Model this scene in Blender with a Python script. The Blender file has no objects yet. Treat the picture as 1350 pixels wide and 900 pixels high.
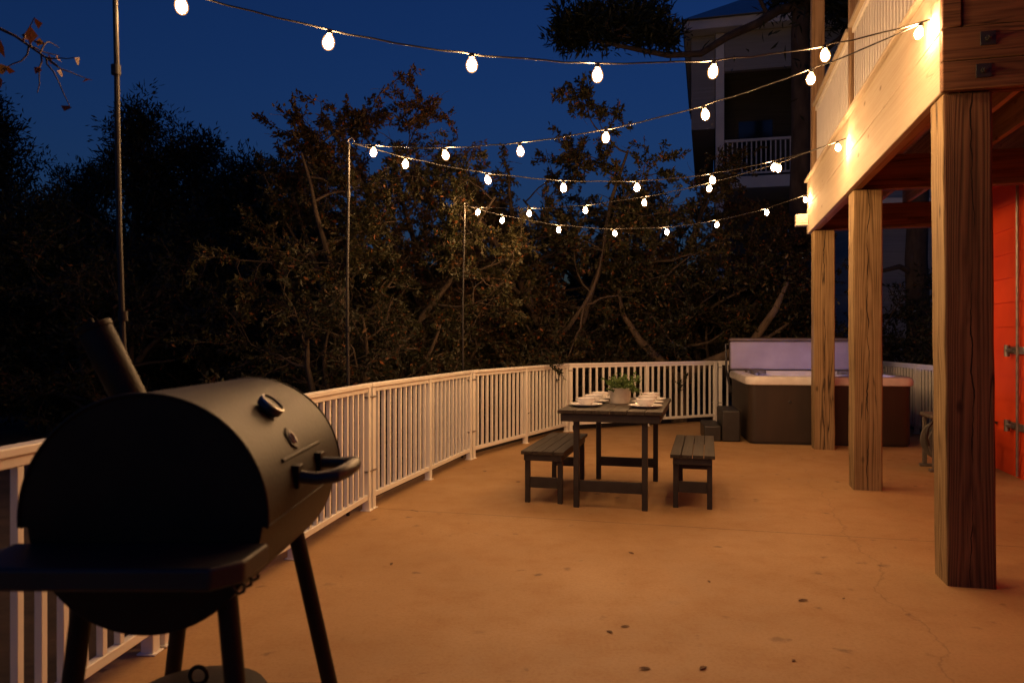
import bpy, bmesh, math, random
import numpy as np
from mathutils import Vector, Matrix

R = math.radians
PI = math.pi
random.seed(7)
SC = bpy.context.scene
COL = SC.collection

# ------------------------------------------------------------------ camera, sky, exposure
cam_d = bpy.data.cameras.new('camera')
cam = bpy.data.objects.new('camera', cam_d)
COL.objects.link(cam)
cam.location = (0, 0, 1.3)
cam.rotation_euler = (R(90), 0, 0)
cam_d.sensor_width = 36
cam_d.lens = 26.67
cam_d.shift_y = -0.0015
cam_d.clip_start = 0.05
cam_d.clip_end = 600
cam_d.dof.use_dof = True
cam_d.dof.focus_distance = 7.0
cam_d.dof.aperture_fstop = 3.5
SC.camera = cam

SUN_ELEV = 0.0
world = bpy.data.worlds.new('World')
SC.world = world
world.use_nodes = True
wn, wl = world.node_tree.nodes, world.node_tree.links
bg = wn['Background']
sky = wn.new('ShaderNodeTexSky')
sky.sky_type = 'NISHITA'
sky.sun_disc = False
sky.sun_elevation = R(SUN_ELEV)
sky.sun_rotation = R(200)
sky.air_density = 1.0
sky.dust_density = 0.3
sky.ozone_density = 3.0
tint = wn.new('ShaderNodeMix')
tint.data_type = 'RGBA'
tint.blend_type = 'MULTIPLY'
tint.inputs[0].default_value = 1.0
tint.inputs[7].default_value = (0.29, 0.60, 1.18, 1)     # tungsten white balance of the shot
wl.new(sky.outputs[0], tint.inputs[6])
wl.new(tint.outputs[2], bg.inputs[0])
bg.inputs[1].default_value = 0.15

SC.view_settings.view_transform = 'Standard'
SC.view_settings.look = 'None'
SC.view_settings.exposure = 0.0
SC.view_settings.gamma = 1.0
SC.view_settings.use_curve_mapping = False
SC.render.engine = 'CYCLES'
SC.cycles.use_denoising = True
try:
    SC.cycles.denoiser = 'OPENIMAGEDENOISE'
except Exception:
    pass
SC.cycles.max_bounces = 8
SC.cycles.diffuse_bounces = 5
SC.cycles.sample_clamp_indirect = 6.0

BULB_STRENGTH = 800.0
BULB_COLOR = (1.0, 0.63, 0.34, 1)


# ------------------------------------------------------------------ materials
def mat_base(name):
    m = bpy.data.materials.new(name)
    m.use_nodes = True
    return m, m.node_tree.nodes, m.node_tree.links, m.node_tree.nodes['Principled BSDF']


def ramp(n, stops):
    r = n.new('ShaderNodeValToRGB')
    e = r.color_ramp.elements
    while len(e) < len(stops):
        e.new(0.5)
    for k, (p, c) in enumerate(stops):
        e[k].position = p
        e[k].color = (*c, 1) if len(c) == 3 else c
    return r


def noisy(name, c1, c2, scale=6, rough=0.6, bump=0.1, stretch=(1, 1, 1), metal=0.0, detail=6, bscale=None, spec=0.5):
    m, n, l, b = mat_base(name)
    tc = n.new('ShaderNodeTexCoord')
    mp = n.new('ShaderNodeMapping')
    mp.inputs['Scale'].default_value = stretch
    l.new(tc.outputs['Object'], mp.inputs[0])
    t = n.new('ShaderNodeTexNoise')
    t.inputs['Scale'].default_value = scale
    t.inputs['Detail'].default_value = detail
    l.new(mp.outputs[0], t.inputs['Vector'])
    r = ramp(n, [(0.3, c1), (0.7, c2)])
    l.new(t.outputs[0], r.inputs[0])
    l.new(r.outputs[0], b.inputs['Base Color'])
    b.inputs['Roughness'].default_value = rough
    b.inputs['Metallic'].default_value = metal
    b.inputs['Specular IOR Level'].default_value = spec
    if bump:
        t2 = n.new('ShaderNodeTexNoise')
        t2.inputs['Scale'].default_value = bscale or scale * 6
        t2.inputs['Detail'].default_value = 4
        l.new(mp.outputs[0], t2.inputs['Vector'])
        bp = n.new('ShaderNodeBump')
        bp.inputs['Strength'].default_value = bump
        bp.inputs['Distance'].default_value = 0.01
        l.new(t2.outputs[0], bp.inputs['Height'])
        l.new(bp.outputs[0], b.inputs['Normal'])
    return m


def wood(name, dark, mid, light, axis='Z', rough=0.75, crack=0.5, rings=9.0, centre=None):
    """sawn timber: cathedral grain bands, fine fibres, knots and long drying checks"""
    m, n, l, b = mat_base(name)
    tc = n.new('ShaderNodeTexCoord')
    info = n.new('ShaderNodeObjectInfo')
    add = n.new('ShaderNodeVectorMath')
    add.operation = 'ADD'
    sc = n.new('ShaderNodeVectorMath')
    sc.operation = 'SCALE'
    cx = n.new('ShaderNodeCombineXYZ')
    for k in range(3):
        l.new(info.outputs['Random'], cx.inputs[k])
    l.new(cx.outputs[0], sc.inputs[0])
    sc.inputs['Scale'].default_value = 7.3
    l.new(tc.outputs['Object'], add.inputs[0])
    l.new(sc.outputs[0], add.inputs[1])
    lo, hi = 0.07, 1.0
    st = {'X': (lo, hi, hi), 'Y': (hi, lo, hi), 'Z': (hi, hi, lo)}[axis]
    mp = n.new('ShaderNodeMapping')
    mp.inputs['Scale'].default_value = st
    l.new(add.outputs[0], mp.inputs[0])
    # warp
    nz = n.new('ShaderNodeTexNoise')
    nz.inputs['Scale'].default_value = 4.0
    nz.inputs['Detail'].default_value = 3
    l.new(mp.outputs[0], nz.inputs['Vector'])
    mul = n.new('ShaderNodeMath')
    mul.operation = 'MULTIPLY'
    mul.inputs[1].default_value = rings
    l.new(nz.outputs[0], mul.inputs[0])
    ringsrc = mul.outputs[0]
    cmask = None
    if centre is not None:
        # plain sawn heart: nested arches up each face and one long drying check near its middle
        sp = n.new('ShaderNodeSeparateXYZ')
        l.new(tc.outputs['Object'], sp.inputs[0])

        def mth(op, a, b2=None, c2=None):
            q = n.new('ShaderNodeMath')
            q.operation = op
            for k_, v_ in enumerate((a, b2, c2)):
                if v_ is None:
                    continue
                if isinstance(v_, (int, float)):
                    q.inputs[k_].default_value = v_
                else:
                    l.new(v_, q.inputs[k_])
            return q.outputs[0]
        dx = mth('SUBTRACT', sp.outputs[0], centre)
        dy = mth('SUBTRACT', sp.outputs[1], centre)
        arch = mth('MULTIPLY', mth('ADD', mth('MULTIPLY', dx, dx), mth('MULTIPLY', dy, dy)), 420.0)
        arch = mth('MULTIPLY_ADD', sp.outputs[2], 1.1, arch)
        ringsrc = mth('ADD', mul.outputs[0], arch)
        wz = n.new('ShaderNodeTexNoise')
        wz.noise_dimensions = '1D'
        wz.inputs['Scale'].default_value = 2.2
        wz.inputs['Detail'].default_value = 5
        l.new(mth('ADD', sp.outputs[2], mth('MULTIPLY', info.outputs['Random'], 37.0)), wz.inputs['W'])
        wob = mth('MULTIPLY_ADD', wz.outputs[0], 0.07, -0.035)
        near = mth('MINIMUM', mth('ABSOLUTE', mth('ADD', dx, wob)), mth('ABSOLUTE', mth('ADD', dy, wob)))
        gz = n.new('ShaderNodeTexNoise')
        gz.noise_dimensions = '1D'
        gz.inputs['Scale'].default_value = 1.7
        gz.inputs['Detail'].default_value = 3
        l.new(mth('ADD', sp.outputs[2], mth('MULTIPLY', info.outputs['Random'], 91.0)), gz.inputs['W'])
        wid = mth('MAXIMUM', mth('MULTIPLY_ADD', gz.outputs[0], 0.018, -0.0065), 0.0001)
        cmask = mth('LESS_THAN', near, wid)
    fr = n.new('ShaderNodeMath')
    fr.operation = 'PINGPONG'
    fr.inputs[1].default_value = 0.5
    l.new(ringsrc, fr.inputs[0])
    # fibres
    mp2 = n.new('ShaderNodeMapping')
    mp2.inputs['Scale'].default_value = tuple(90 if v == 1.0 else 1.6 for v in st)
    l.new(add.outputs[0], mp2.inputs[0])
    fb = n.new('ShaderNodeTexNoise')
    fb.inputs['Scale'].default_value = 1.0
    fb.inputs['Detail'].default_value = 3
    l.new(mp2.outputs[0], fb.inputs['Vector'])
    # large blotches
    bl = n.new('ShaderNodeTexNoise')
    bl.inputs['Scale'].default_value = 2.2
    bl.inputs['Detail'].default_value = 4
    l.new(add.outputs[0], bl.inputs['Vector'])
    m1 = n.new('ShaderNodeMath')
    m1.operation = 'MULTIPLY_ADD'
    m1.inputs[1].default_value = 0.7
    l.new(fr.outputs[0], m1.inputs[0])
    m2 = n.new('ShaderNodeMath')
    m2.operation = 'MULTIPLY_ADD'
    m2.inputs[1].default_value = 0.75
    m2.inputs[2].default_value = -0.15
    l.new(fb.outputs[0], m2.inputs[0])
    l.new(m2.outputs[0], m1.inputs[2])
    m3 = n.new('ShaderNodeMath')
    m3.operation = 'MULTIPLY_ADD'
    m3.inputs[1].default_value = 0.55
    l.new(bl.outputs[0], m3.inputs[0])
    l.new(m1.outputs[0], m3.inputs[2])
    r = ramp(n, [(0.28, dark), (0.52, mid), (0.85, light)])
    l.new(m3.outputs[0], r.inputs[0])
    # drying checks
    mp3 = n.new('ShaderNodeMapping')
    mp3.inputs['Scale'].default_value = tuple(9 if v == 1.0 else 0.35 for v in st)
    l.new(add.outputs[0], mp3.inputs[0])
    ck = n.new('ShaderNodeTexNoise')
    ck.inputs['Scale'].default_value = 1.0
    ck.inputs['Detail'].default_value = 2
    l.new(mp3.outputs[0], ck.inputs['Vector'])
    sub = n.new('ShaderNodeMath')
    sub.operation = 'SUBTRACT'
    sub.inputs[1].default_value = 0.5
    l.new(ck.outputs[0], sub.inputs[0])
    ab = n.new('ShaderNodeMath')
    ab.operation = 'ABSOLUTE'
    l.new(sub.outputs[0], ab.inputs[0])
    ckr = ramp(n, [(0.0, (1, 1, 1)), (0.012, (0, 0, 0))])
    l.new(ab.outputs[0], ckr.inputs[0])
    # checks only in places
    gate = ramp(n, [(0.5, (0, 0, 0)), (0.58, (1, 1, 1))])
    l.new(bl.outputs[0], gate.inputs[0])
    gm = n.new('ShaderNodeMath')
    gm.operation = 'MULTIPLY'
    l.new(ckr.outputs[0], gm.inputs[0])
    l.new(gate.outputs[0], gm.inputs[1])
    gm2 = n.new('ShaderNodeMath')
    gm2.operation = 'MULTIPLY'
    gm2.inputs[1].default_value = crack
    l.new(gm.outputs[0], gm2.inputs[0])
    # knots
    mpk = n.new('ShaderNodeMapping')
    mpk.inputs['Scale'].default_value = tuple(5.5 if v == 1.0 else 2.6 for v in st)
    l.new(add.outputs[0], mpk.inputs[0])
    vk = n.new('ShaderNodeTexVoronoi')
    vk.inputs['Scale'].default_value = 1.0
    l.new(mpk.outputs[0], vk.inputs['Vector'])
    kr = ramp(n, [(0.05, (0.75, 0.75, 0.75)), (0.13, (0, 0, 0))])
    l.new(vk.outputs['Distance'], kr.inputs[0])
    mxk = n.new('ShaderNodeMath')
    mxk.operation = 'MAXIMUM'
    l.new(gm2.outputs[0], mxk.inputs[0])
    l.new(kr.outputs[0], mxk.inputs[1])
    if cmask is not None:
        cm = n.new('ShaderNodeMath')
        cm.operation = 'MAXIMUM'
        l.new(mxk.outputs[0], cm.inputs[0])
        l.new(cmask, cm.inputs[1])
        mxk = cm
    mix = n.new('ShaderNodeMix')
    mix.data_type = 'RGBA'
    l.new(mxk.outputs[0], mix.inputs[0])
    l.new(r.outputs[0], mix.inputs[6])
    mix.inputs[7].default_value = (dark[0] * 0.3, dark[1] * 0.25, dark[2] * 0.2, 1)
    l.new(mix.outputs[2], b.inputs['Base Color'])
    b.inputs['Roughness'].default_value = rough
    b.inputs['Specular IOR Level'].default_value = 0.3
    hs = n.new('ShaderNodeMath')
    hs.operation = 'SUBTRACT'
    l.new(m1.outputs[0], hs.inputs[0])
    l.new(gm.outputs[0], hs.inputs[1])
    bp = n.new('ShaderNodeBump')
    bp.inputs['Strength'].default_value = 0.35
    bp.inputs['Distance'].default_value = 0.006
    l.new(hs.outputs[0], bp.inputs['Height'])
    l.new(bp.outputs[0], b.inputs['Normal'])
    return m


def emit(name, color, strength):
    m, n, l, b = mat_base(name)
    b.inputs['Base Color'].default_value = color
    b.inputs['Emission Color'].default_value = color
    b.inputs['Emission Strength'].default_value = strength
    b.inputs['Roughness'].default_value = 0.3
    return m


def leaf_mat(name, stops, rough=0.55, trans=0.25):
    m, n, l, b = mat_base(name)
    at = n.new('ShaderNodeAttribute')
    at.attribute_name = 'tone'
    r = ramp(n, stops)
    l.new(at.outputs['Fac'], r.inputs[0])
    l.new(r.outputs[0], b.inputs['Base Color'])
    b.inputs['Roughness'].default_value = rough
    b.inputs['Specular IOR Level'].default_value = 0.35
    tr = n.new('ShaderNodeBsdfTranslucent')
    l.new(r.outputs[0], tr.inputs[0])
    mx = n.new('ShaderNodeMixShader')
    mx.inputs[0].default_value = trans
    l.new(b.outputs[0], mx.inputs[1])
    l.new(tr.outputs[0], mx.inputs[2])
    l.new(mx.outputs[0], n['Material Output'].inputs[0])
    return m


def concrete_mat():
    """tan stained patio slab: mottling, trowel marks, specks, dark drips, control joint and hairline cracks"""
    m, n, l, b = mat_base('patio_concrete')
    tc = n.new('ShaderNodeTexCoord')

    def noise(scale, detail=5, vec=None, rough=0.55):
        t = n.new('ShaderNodeTexNoise')
        t.inputs['Scale'].default_value = scale
        t.inputs['Detail'].default_value = detail
        t.inputs['Roughness'].default_value = rough
        l.new(vec or tc.outputs['Object'], t.inputs['Vector'])
        return t
    big = noise(0.7, 6)
    r = ramp(n, [(0.3, (0.315, 0.188, 0.080)), (0.5, (0.385, 0.236, 0.103)), (0.72, (0.445, 0.283, 0.132))])
    l.new(big.outputs[0], r.inputs[0])

    def over(prev, fac, color):
        mx = n.new('ShaderNodeMix')
        mx.data_type = 'RGBA'
        l.new(fac, mx.inputs[0])
        l.new(prev, mx.inputs[6])
        mx.inputs[7].default_value = (*color, 1)
        return mx.outputs[2]
    # medium blotches
    med = noise(3.5, 8, rough=0.7)
    mr = ramp(n, [(0.5, (0, 0, 0)), (0.8, (0.5, 0.5, 0.5))])
    l.new(med.outputs[0], mr.inputs[0])
    c = over(r.outputs[0], mr.outputs[0], (0.28, 0.135, 0.05))
    # fine grit
    fine = noise(60, 4, rough=0.7)
    fr = ramp(n, [(0.45, (0, 0, 0)), (0.8, (0.6, 0.6, 0.6))])
    l.new(fine.outputs[0], fr.inputs[0])
    c = over(c, fr.outputs[0], (0.24, 0.12, 0.045))
    # leaf stains / drips (only in patches)
    vo = n.new('ShaderNodeTexVoronoi')
    vo.inputs['Scale'].default_value = 4.2
    wv = noise(9, 3)
    av = n.new('ShaderNodeVectorMath')
    av.operation = 'MULTIPLY_ADD'
    av.inputs[1].default_value = (0.14, 0.14, 0.14)
    l.new(wv.outputs['Color'], av.inputs[0])
    l.new(tc.outputs['Object'], av.inputs[2])
    l.new(av.outputs[0], vo.inputs['Vector'])
    vr = ramp(n, [(0.05, (1, 1, 1)), (0.15, (0, 0, 0))])
    l.new(vo.outputs['Distance'], vr.inputs[0])
    gt = noise(0.9, 2)
    gr = ramp(n, [(0.42, (0.12, 0.12, 0.12)), (0.6, (0.85, 0.85, 0.85))])
    l.new(gt.outputs[0], gr.inputs[0])
    mm = n.new('ShaderNodeMath')
    mm.operation = 'MULTIPLY'
    l.new(vr.outputs[0], mm.inputs[0])
    l.new(gr.outputs[0], mm.inputs[1])
    c = over(c, mm.outputs[0], (0.10, 0.05, 0.025))
    vo2 = n.new('ShaderNodeTexVoronoi')
    vo2.inputs['Scale'].default_value = 9.0
    l.new(av.outputs[0], vo2.inputs['Vector'])
    vr2 = ramp(n, [(0.05, (1, 1, 1)), (0.16, (0, 0, 0))])
    l.new(vo2.outputs['Distance'], vr2.inputs[0])
    gt2 = noise(1.3, 3)
    gr2 = ramp(n, [(0.5, (0, 0, 0)), (0.62, (0.6, 0.6, 0.6))])
    l.new(gt2.outputs[0], gr2.inputs[0])
    m2_ = n.new('ShaderNodeMath')
    m2_.operation = 'MULTIPLY'
    l.new(vr2.outputs[0], m2_.inputs[0])
    l.new(gr2.outputs[0], m2_.inputs[1])
    c = over(c, m2_.outputs[0], (0.12, 0.06, 0.028))
    # joint lines, in slab coordinates turned with the house
    mp = n.new('ShaderNodeMapping')
    mp.inputs['Rotation'].default_value = (0, 0, R(14.42))
    l.new(tc.outputs['Object'], mp.inputs[0])
    sep = n.new('ShaderNodeSeparateXYZ')
    l.new(mp.outputs[0], sep.inputs[0])

    def joint(chan, pos, wid, wobble=0.0, wscale=1.2):
        src = sep.outputs[chan]
        if wobble:
            w = noise(wscale, 7)
            ma = n.new('ShaderNodeMath')
            ma.operation = 'MULTIPLY_ADD'
            ma.inputs[1].default_value = wobble
            l.new(w.outputs[0], ma.inputs[0])
            l.new(src, ma.inputs[2])
            src = ma.outputs[0]
        s = n.new('ShaderNodeMath')
        s.operation = 'SUBTRACT'
        s.inputs[1].default_value = pos + wobble * 0.5
        l.new(src, s.inputs[0])
        a = n.new('ShaderNodeMath')
        a.operation = 'ABSOLUTE'
        l.new(s.outputs[0], a.inputs[0])
        q = n.new('ShaderNodeMapRange')
        q.inputs['From Min'].default_value = wid * 0.4
        q.inputs['From Max'].default_value = wid
        q.inputs['To Min'].default_value = 1
        q.inputs['To Max'].default_value = 0
        l.new(a.outputs[0], q.inputs['Value'])
        return q.outputs[0]
    j1 = joint(1, 5.42, 0.009, 0.02, 3)
    cr = joint(0, 0.98, 0.007, 0.9, 0.8)
    half = n.new('ShaderNodeMath')
    half.operation = 'MULTIPLY'
    half.inputs[1].default_value = 0.4
    l.new(cr, half.inputs[0])
    jm = n.new('ShaderNodeMath')
    jm.operation = 'MAXIMUM'
    l.new(j1, jm.inputs[0])
    l.new(half.outputs[0], jm.inputs[1])
    jf = n.new('ShaderNodeMath')
    jf.operation = 'MULTIPLY'
    jf.inputs[1].default_value = 0.7
    l.new(jm.outputs[0], jf.inputs[0])
    c = over(c, jf.outputs[0], (0.09, 0.05, 0.025))
    l.new(c, b.inputs['Base Color'])
    b.inputs['Roughness'].default_value = 0.62
    b.inputs['Specular IOR Level'].default_value = 0.35
    rr = ramp(n, [(0.3, (0.5, 0.5, 0.5)), (0.7, (0.75, 0.75, 0.75))])
    l.new(med.outputs[0], rr.inputs[0])
    l.new(rr.outputs[0], b.inputs['Roughness'])
    hh = n.new('ShaderNodeMath')
    hh.operation = 'MULTIPLY_ADD'
    hh.inputs[1].default_value = -2.0
    l.new(jm.outputs[0], hh.inputs[0])
    l.new(fine.outputs[0], hh.inputs[2])
    bp = n.new('ShaderNodeBump')
    bp.inputs['Strength'].default_value = 0.25
    bp.inputs['Distance'].default_value = 0.004
    l.new(hh.outputs[0], bp.inputs['Height'])
    l.new(bp.outputs[0], b.inputs['Normal'])
    return m


M = {}
M['concrete'] = concrete_mat()
M['soil'] = noisy('leaf_litter_soil', (0.03, 0.02, 0.012), (0.08, 0.05, 0.03), 3, 0.95, 0.5)
M['white_metal'] = noisy('white_powder_coat', (0.76, 0.74, 0.67), (0.84, 0.82, 0.75), 3, 0.42, 0.03, spec=0.4)
M['white_vinyl'] = noisy('white_vinyl', (0.66, 0.64, 0.60), (0.78, 0.76, 0.73), 2, 0.45, 0.02)
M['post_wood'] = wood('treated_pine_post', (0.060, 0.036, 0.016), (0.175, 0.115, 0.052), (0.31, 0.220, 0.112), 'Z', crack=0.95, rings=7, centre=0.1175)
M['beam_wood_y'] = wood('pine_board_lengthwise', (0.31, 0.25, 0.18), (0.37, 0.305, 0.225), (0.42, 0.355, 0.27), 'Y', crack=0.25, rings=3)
M['beam_wood_x'] = wood('shaded_pine_board', (0.035, 0.016, 0.008), (0.090, 0.040, 0.018), (0.16, 0.074, 0.034), 'X', crack=0.8)  # unlit side of the crosswise beams put into the colour, darker than edge_beam
M['post_wood_shaded'] = wood('shaded_pine_post', (0.026, 0.013, 0.007), (0.080, 0.039, 0.018), (0.17, 0.088, 0.042), 'Z', crack=0.95, rings=7, centre=0.1175)  # post timber darkened for the near post's front, its shade painted in
M['joist_wood_y'] = wood('joist_pine', (0.14, 0.07, 0.035), (0.23, 0.125, 0.065), (0.33, 0.19, 0.10), 'Y', crack=0.4)
M['rail_wood'] = wood('deck_post_wood', (0.16, 0.10, 0.055), (0.28, 0.18, 0.10), (0.40, 0.27, 0.16), 'Z', crack=0.5)
M['orange'] = noisy('orange_painted_siding', (0.70, 0.056, 0.008), (0.80, 0.074, 0.012), 2.5, 0.5, 0.08, bscale=40)
M['black_poly'] = wood('charcoal_plank', (0.018, 0.014, 0.010), (0.034, 0.027, 0.019), (0.056, 0.046, 0.034), 'Y', rough=0.5, crack=0.2)
M['black_poly_flat'] = noisy('charcoal_lumber', (0.018, 0.015, 0.012), (0.034, 0.029, 0.024), 10, 0.5, 0.08)
M['grill_black'] = noisy('black_heat_paint', (0.012, 0.008, 0.004), (0.024, 0.016, 0.008), 5, 0.5, 0.12, bscale=120, spec=0.2)
M['grill_dark'] = noisy('sooty_black_steel', (0.014, 0.011, 0.009), (0.024, 0.020, 0.016), 5, 0.5, 0.12, bscale=120)
M['steel'] = noisy('galvanised_steel', (0.30, 0.29, 0.27), (0.45, 0.43, 0.40), 20, 0.4, 0.1, metal=0.9)
M['chrome'] = noisy('bright_steel', (0.5, 0.5, 0.48), (0.65, 0.64, 0.6), 20, 0.25, 0.0, metal=1.0)
M['pole_metal'] = noisy('dark_pole_metal', (0.010, 0.009, 0.008), (0.020, 0.018, 0.016), 8, 0.5, 0.05, metal=0.1)
M['cable'] = noisy('black_rubber', (0.012, 0.011, 0.010), (0.02, 0.018, 0.016), 12, 0.45, 0.0)
M['filament'] = emit('glowing_filament', BULB_COLOR, BULB_STRENGTH)
m_, n_, l_, b_ = mat_base('amber_bulb_glass')
tr_ = n_.new('ShaderNodeBsdfTransparent')
tr_.inputs[0].default_value = (1.0, 0.86, 0.66, 1)
em_ = n_.new('ShaderNodeEmission')
em_.inputs[0].default_value = (1.0, 0.50, 0.16, 1)
em_.inputs[1].default_value = 0.75
ad_ = n_.new('ShaderNodeAddShader')
l_.new(tr_.outputs[0], ad_.inputs[0])
l_.new(em_.outputs[0], ad_.inputs[1])
l_.new(ad_.outputs[0], n_['Material Output'].inputs[0])
M['bulb'] = m_
M['china'] = noisy('glazed_white_china', (0.74, 0.73, 0.71), (0.80, 0.79, 0.77), 4, 0.18, 0.0)
M['pot'] = noisy('sandy_stoneware', (0.50, 0.45, 0.36), (0.62, 0.56, 0.46), 18, 0.7, 0.2)
M['tub_cabinet'] = noisy('brown_tub_panel', (0.022, 0.014, 0.009), (0.038, 0.024, 0.016), 6, 0.5, 0.06, stretch=(1, 1, 0.2))
M['tub_shell'] = noisy('pearl_acrylic', (0.60, 0.57, 0.54), (0.74, 0.71, 0.68), 7, 0.2, 0.0)
M['tub_vinyl'] = noisy('grey_vinyl_cover', (0.26, 0.24, 0.33), (0.36, 0.33, 0.43), 3, 0.55, 0.5, bscale=7)
M['tub_vinyl_dark'] = noisy('brown_vinyl_cover', (0.10, 0.075, 0.06), (0.14, 0.105, 0.085), 3, 0.5, 0.1)
M['plastic_black'] = noisy('black_plastic', (0.015, 0.014, 0.013), (0.026, 0.024, 0.022), 9, 0.45, 0.05)
M['plastic_grey'] = noisy('taupe_plastic', (0.10, 0.088, 0.072), (0.15, 0.13, 0.11), 9, 0.5, 0.05)
M['bark'] = noisy('grey_brown_bark', (0.028, 0.020, 0.013), (0.075, 0.052, 0.035), 9, 0.9, 0.6, stretch=(1, 1, 0.3), bscale=30)
M['bark_pale'] = noisy('pale_lichened_bark', (0.06, 0.042, 0.027), (0.15, 0.105, 0.07), 9, 0.9, 0.6, stretch=(1, 1, 0.3), bscale=30)
M['bark_pine'] = noisy('dark_pine_bark', (0.035, 0.024, 0.018), (0.085, 0.06, 0.045), 7, 0.95, 0.7, stretch=(1, 1, 0.35), bscale=20)
M['leaf_oak'] = leaf_mat('oak_leaf', [(0.0, (0.016, 0.019, 0.007)), (0.45, (0.038, 0.037, 0.013)), (0.78, (0.070, 0.054, 0.021)), (0.93, (0.10, 0.055, 0.018)), (1.0, (0.19, 0.055, 0.014))])
M['leaf_russet'] = leaf_mat('russet_leaf', [(0.0, (0.022, 0.016, 0.008)), (0.45, (0.050, 0.034, 0.014)), (0.78, (0.085, 0.048, 0.019)), (0.93, (0.13, 0.050, 0.016)), (1.0, (0.22, 0.060, 0.014))])
M['leaf_shrub'] = leaf_mat('shrub_leaf', [(0.0, (0.012, 0.015, 0.006)), (0.6, (0.032, 0.032, 0.012)), (0.9, (0.06, 0.042, 0.017)), (1.0, (0.16, 0.055, 0.015))])
M['leaf_pine'] = leaf_mat('pine_needle', [(0.0, (0.008, 0.012, 0.006)), (1.0, (0.021, 0.027, 0.012))], trans=0.08)
M['leaf_dark'] = leaf_mat('shaded_shrub_leaf', [(0.0, (0.007, 0.009, 0.004)), (1.0, (0.022, 0.020, 0.009))])  # shrub leaf darkened, painting the gloom away from the bulbs
M['leaf_autumn'] = leaf_mat('autumn_leaf', [(0.0, (0.06, 0.020, 0.008)), (0.8, (0.12, 0.036, 0.010)), (1.0, (0.26, 0.14, 0.015))], trans=0.2)
M['leaf_herb'] = leaf_mat('herb_leaf', [(0.0, (0.05, 0.10, 0.02)), (1.0, (0.14, 0.22, 0.06))])
M['far_wall'] = noisy('grey_siding', (0.26, 0.25, 0.24), (0.32, 0.31, 0.30), 3, 0.7, 0.05, stretch=(0.2, 0.2, 6))
M['far_dark'] = noisy('shaded_recess_siding', (0.045, 0.044, 0.043), (0.07, 0.068, 0.066), 3, 0.7, 0.05, stretch=(0.2, 0.2, 6))  # far_wall darkened: shade of the balcony recess put into the siding and door
M['far_trim'] = noisy('white_trim_paint', (0.60, 0.59, 0.57), (0.70, 0.69, 0.67), 2, 0.55, 0.03)
M['far_roof'] = noisy('metal_roofing', (0.20, 0.22, 0.24), (0.27, 0.29, 0.31), 3, 0.35, 0.05, metal=0.4)
M['glass_dark'] = noisy('dark_window_glass', (0.01, 0.012, 0.016), (0.02, 0.022, 0.028), 2, 0.08, 0.0)
M['deck_board'] = wood('deck_plank', (0.15, 0.08, 0.045), (0.24, 0.135, 0.07), (0.34, 0.20, 0.11), 'X', crack=0.4)


# ------------------------------------------------------------------ object helpers
def thing(name, label, cat, loc=(0, 0, 0), rotz=0.0, group=None):
    o = bpy.data.objects.new(name, None)
    COL.objects.link(o)
    o.location = loc
    o.rotation_euler = (0, 0, rotz)
    o.empty_display_size = 0.2
    o['label'] = label
    o['category'] = cat
    if group:
        o['group'] = group
    return o


def tag(o, label, cat, group=None):
    o['label'] = label
    o['category'] = cat
    if group:
        o['group'] = group
    return o


def copy_tree(o, parent=None):
    c = o.copy()
    COL.objects.link(c)
    if parent is not None:
        c.parent = parent
    for ch in list(o.children):
        copy_tree(ch, c)
    return c


def link_mesh(name, me, m, parent=None):
    o = bpy.data.objects.new(name, me)
    COL.objects.link(o)
    if m is not None and not me.materials:
        me.materials.append(m)
    if parent is not None:
        o.parent = parent
    return o


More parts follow.
